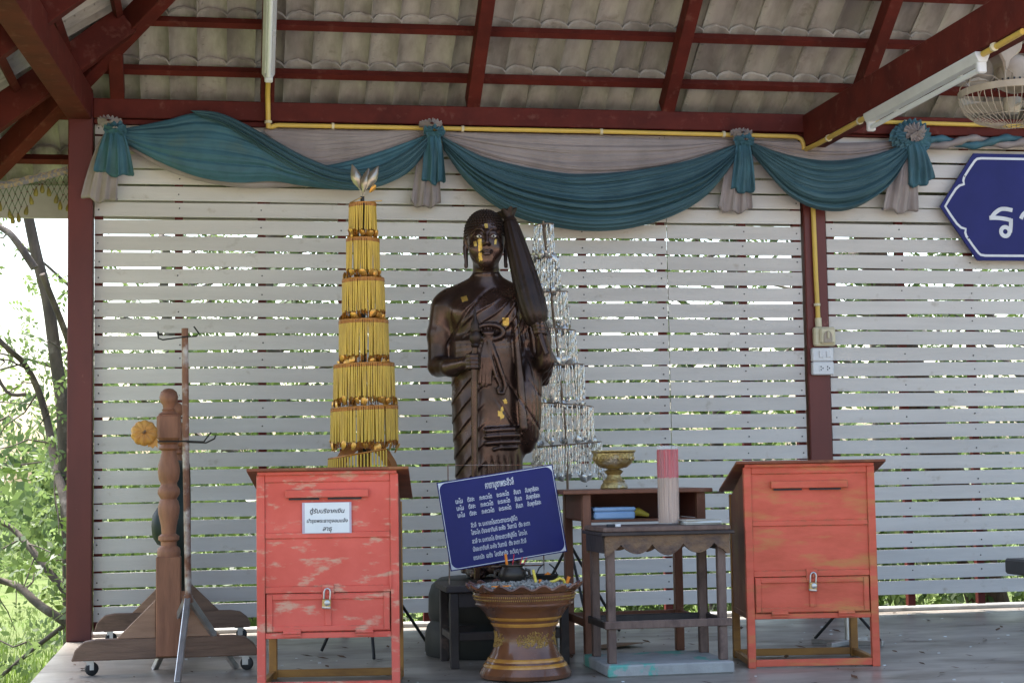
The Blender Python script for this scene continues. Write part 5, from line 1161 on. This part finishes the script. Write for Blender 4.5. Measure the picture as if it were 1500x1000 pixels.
# dry leaves and grit on the floor
lf = MB(); rr = random.Random(12)
for i in range(330):
    x, y = rr.uniform(0, 5.6), rr.uniform(-3.2, .08); s = rr.choice((.006, .008, .01, .012, .02, .03)) ; a = rr.uniform(0, 6); c, d = math.cos(a), math.sin(a); q = [(-s, 0, .002), (0, -s*.42, .003+s*.2), (s, 0, .002+s*.35), (0, s*.42, .003+s*.1)]
    lf.add([(x+u*c-v*d, y+u*d+v*c, z_) for u, v, z_ in q], [(0, 1, 2), (0, 2, 3)])
o = lf.build('leaf_litter', 'dry_leaf', kind='stuff'); tag(o, 'dry leaf litter and grit scattered over the concrete floor', 'litter')
gr_ = MB(); 
for i in range(150):
    x, y = rr.uniform(0, 5.6), rr.uniform(-3.0, .1); s = rr.uniform(.003, .007); gr_.box(x-s, x+s, y-s*.6, y+s*.6, .0004, s*.5)
o = gr_.build('paper_flecks', 'paper', kind='stuff'); tag(o, 'pale flecks and chips scattered over the concrete floor', 'litter')
# ================================================================== vegetation
def leaves(b, centers, n, spread, size, rg, droop=.4):
    """n leaf quads scattered around the centre points"""
    C = np.array(centers); per = 10; m = max(1, n//per); k = rg.integers(0, len(C), m); P = C[k]+rg.normal(0, 1, (m, 3))*spread
    d = rg.normal(0, 1, (m, 3)); d[:, 2] -= droop; d /= np.linalg.norm(d, axis=1)[:, None]; u = rg.normal(0, 1, (m, 3)); s = np.cross(d, u); s /= np.linalg.norm(s, axis=1)[:, None]; nn = np.cross(s, d)
    for q in range(per):                       # leaflets in pairs along a drooping twig
        L = (size*rg.uniform(.7, 1.25, m))[:, None]; t = (q//2+rg.uniform(-.2, .2, m))[:, None]*size*.62; sg = 1 if q % 2 else -1
        base_ = P+d*t+np.array([0, 0, -1.])*(t*t)*1.2; ld = d*.55+s*sg*.8+nn*rg.uniform(-.5, .5, (m, 1)); ld[:, 2] -= .25; ld /= np.linalg.norm(ld, axis=1)[:, None]
        sd_ = np.cross(ld, nn+.3*rg.normal(0, 1, (m, 3))); sd_ /= np.linalg.norm(sd_, axis=1)[:, None]; W = L*.24
        V = np.stack([base_, base_+ld*L*.5+sd_*W, base_+ld*L, base_+ld*L*.5-sd_*W], 1).reshape(-1, 3); bs = len(b.v)
        b.v += [tuple(v) for v in V.tolist()]; b.f += [(bs+4*i, bs+4*i+1, bs+4*i+2, bs+4*i+3) for i in range(m)]
def raw(b, name, mt, parent, kind=None):
    me = bpy.data.meshes.new(name); o0 = world_of(parent).translation if parent else Vector((0, 0, 0)); me.from_pydata([(v[0]-o0.x, v[1]-o0.y, v[2]-o0.z) for v in b.v], [], b.f); return link(name, me, mt, parent, kind)
def wob(a, b_, n, amp, rg): 
    a = Vector(a); b_ = Vector(b_); return [lerp(a, b_, i/n)+Vector(rg.normal(0, amp, 3))*(0 < i < n) for i in range(n+1)]
# tree by the corner: traced limbs at its own depth
rg = np.random.default_rng(3); Y0 = 3.0
tr = thing('forked_tree', 'slender grey forked tree leaning close outside the corner post', 'tree', (-.34, Y0, -.62))
def lim(pts, r0, r1, y=Y0, nm='limb', mt='bark', par=None, dy=.3):
    n = len(pts); b = MB(); P = []
    for i, (x, z) in enumerate(pts): P.append(Vector((x, y+dy*math.sin(i*.9+x*3), z)))
    Q = [poly_at(P, i/(4*(n-1))) for i in range(4*(n-1)+1)]; b.tube(Q, [lerp(r0, r1, i/(len(Q)-1)) for i in range(len(Q))], 9); return b.build(nm, mt, par or tr, smooth=60), Q
ends = []
o, q = lim([(-.30, -.65), (-.34, -.38), (-.36, .36), (-.39, .83), (-.41, 1.3), (-.46, 1.68), (-.51, 2.06), (-.58, 2.35), (-.66, 2.73), (-.8, 3.4), (-1.0, 4.2)], .06, .03, nm='trunk', dy=.05)
L_ = [([(-.57, 2.25), (-.72, 2.47), (-.85, 2.58), (-1.2, 2.95)], .04, .02), ([(-.52, 2.21), (-.38, 1.82), (-.3, 1.5), (-.3, 1.1)], .03, .035), ([(-.33, .55), (-.40, .75), (-.47, .95), (-.53, 1.21), (-.60, 1.45), (-.69, 1.64), (-.83, 1.78), (-1.2, 2.2)], .05, .022),
      ([(-.62, 1.4), (-.75, 1.42), (-.9, 1.7), (-1.1, 1.9)], .02, .01), ([(-.34, .05), (-.50, .23), (-.64, .39), (-.82, .54), (-1.3, .75)], .04, .02), ([(-.33, -.15), (-.54, -.01), (-.68, .1), (-.82, .14), (-1.3, .3)], .045, .025),
      ([(-.30, -.10), (-.54, -.28), (-.81, -.5), (-1.0, -.62)], .025, .015), ([(-.66, 2.7), (-.3, 3.3), (.1, 4.0)], .03, .015), ([(-.8, 3.4), (-1.5, 3.9), (-2.2, 4.2)], .03, .012)]
cl = []
for pts, a, b in L_:
    o, q = lim(pts, a*.72, b*.72); cl += [tuple(p) for p in q[len(q)//3:]]
for i in range(46):                              # thin twigs
    s = Vector(cl[rg.integers(0, len(cl))]); e = s+Vector((rg.normal(-.1, .35), rg.normal(0, .4), rg.normal(-.05, .35))); b = MB(); pts = wob(s, e, 4, .03, rg); b.tube(pts, [.007, .006, .005, .004, .003], 5); b.build('twig', 'bark', tr, smooth=60); cl += [tuple(pts[-1]), tuple(pts[2])]
b = MB(); cc = [p for p in cl]+[(-.9+rg.normal(0, .3), Y0+rg.normal(0, .5), z) for z in np.linspace(-.3, 2.2, 22)]
leaves(b, cc, 2300, .20, .05, rg); raw(b, 'foliage', 'leaf_light', tr)
def tree(label, x, y, h, r, lean, crown_r, nleaf, seed, lm='leaf_mid', bark='bark', z0=-.6, group='trees beyond the screen', low=.3):
    rg = np.random.default_rng(seed); t = thing('woodland_tree', label, 'tree', (x, y, z0), group=group); b = MB()
    pts = [Vector((x+lean*k/6*h+rg.normal(0, .03)*k*.3, y+rg.normal(0, .05), z0+h*k/6)) for k in range(7)]
    b.tube(pts, [lerp(r, r*.35, k/6) for k in range(7)], 10); b.build('trunk', bark, t, smooth=60); cs = []
    for i in range(11):
        k = lerp(low, 1, (i+.5)/11); s = poly_at(pts, k); a = rg.uniform(0, 2*PI); L = crown_r*rg.uniform(.6, 1.1)*(1.1-.5*k); e = s+Vector((L*math.cos(a), L*math.sin(a), L*rg.uniform(.1, .8)))
        q = wob(s, e, 5, .06*L, rg); b = MB(); b.tube(q, [r*.35*(1-j/6.5) for j in range(6)], 6); b.build('limb', bark, t, smooth=60); cs += [tuple(p) for p in q[1:]]
        for w_ in range(3): cs.append(tuple(e+Vector(rg.normal(0, .3*crown_r*.6, 3))))
    b = MB(); leaves(b, cs, nleaf, crown_r*.2, .085, rg); raw(b, 'foliage', lm, t); return t
tree('stout brown trunk leaning behind the hexagonal sign', 6.29, 2.5, 5.2, .16, -.33, 2.0, 4600, 11, bark='bark_brown', low=.55)
tree('young tree seen through the screen behind the golden tower', .9, 4.2, 4.6, .08, .05, 1.6, 5200, 12, 'leaf_mid')
tree('young tree seen through the screen behind the silver tower', 2.9, 5.0, 5.2, .09, -.04, 1.7, 5200, 13)
tree('young tree seen through the screen beside the post with sockets', 4.4, 3.6, 4.4, .07, .06, 1.7, 5200, 14, 'leaf_mid')
tree('bushy tree beyond the right end of the screen', 8.2, 5.2, 5.4, .12, .02, 2.0, 5000, 15)
tree('pale leafy tree standing beyond the forked tree', -2.1, 7.5, 4.6, .08, .04, 1.5, 1300, 16, 'leaf_light', low=.2)
tree('thin tree standing far beyond the open left side', -4.6, 9.5, 4.6, .11, .02, 1.8, 1800, 17, 'leaf_far')
tree('dense tree far behind the left half of the screen', .2, 10.5, 4.2, .12, -.03, 2.2, 4600, 18, 'leaf_far')
tree('dense tree far behind the middle of the screen', 4.0, 11, 4.6, .13, .02, 2.4, 5200, 19, 'leaf_far')
tree('dense tree far behind the right half of the screen', 8.5, 10, 6.2, .13, 0, 2.6, 5200, 20, 'leaf_far')
# undergrowth: masses of shrubs and grass that read as one
rg = np.random.default_rng(31); b = MB(); cs = []
for i in range(330):
    x, y = rg.uniform(-6, 11), rg.uniform(1.2, 13); h = rg.uniform(.3, 1.5)*(1.0 if y > 3 else .5); 
    if x < -.2: h *= .5
    for q in range(4): cs.append((x+rg.normal(0, .3), y+rg.normal(0, .3), -.55+h*rg.uniform(.2, 1)))
leaves(b, cs, 30000, .24, .07, rg, 0); o = raw(b, 'undergrowth', 'leaf_light', None, 'stuff'); tag(o, 'bright green undergrowth of shrubs behind the pavilion', 'shrubs')
b = MB(); sh = []
for i in range(120):
    x, y = rg.uniform(-.1, 9.5), rg.uniform(1.6, 4.6); h = rg.uniform(.8, 2.7)
    for q in range(5): sh.append((x+rg.normal(0, .28), y+rg.normal(0, .25), -.5+h*rg.uniform(.1, 1)))
leaves(b, sh, 26000, .22, .085, rg, .2); o = raw(b, 'shrub_belt', 'leaf_mid', None, 'stuff'); tag(o, 'shaded shrub belt close behind the slatted screens', 'shrubs')
b = MB()
for i in range(60): 
    x, y = rg.uniform(-12, 16), rg.uniform(15, 26); n = 12
    for q in range(n): cs.append((x+rg.normal(0, 1.3), y+rg.normal(0, 1), -.3+rg.uniform(0, 2.1)))
far = [c for c in cs if c[1] > 13.2]; leaves(b, far, 30000, .55, .2, rg); o = raw(b, 'distant_woods', 'leaf_far', None, 'stuff'); tag(o, 'hazy green woods far behind the pavilion', 'woods')
b = MB(); n = 26000; gx = rg.uniform(-5, 9, n); gy = rg.uniform(.5, 9, n)**1.0; m_ = (gx < 8.4); 
for x, y in zip(gx[m_].tolist(), gy[m_].tolist()):
    if -.2 < x < 8.3 and y < .3: continue
    h = .06+.12*random.random(); dx, dy = random.uniform(-.05, .05), random.uniform(-.05, .05); k = len(b.v); z_ = -.62+.05*math.sin(x*1.3)*math.cos(y*.9)
    b.v += [(x-.006, y, z_), (x+.006, y, z_), (x+dx, y+dy, z_+h)]; b.f.append((k, k+1, k+2))
for i in range(5000):
    x = -.15-abs(random.gauss(0, .8)); y = random.uniform(-3.0, 3); h = .06+.14*random.random(); k = len(b.v); z_ = -.62; dx = random.uniform(-.06, .06); b.v += [(x-.006, y, z_), (x+.006, y, z_), (x+dx, y+dx*.5, z_+h)]; b.f.append((k, k+1, k+2))
o = raw(b, 'grass', 'grass_blade', None, 'stuff'); tag(o, 'bright green grass around the raised floor', 'grass')
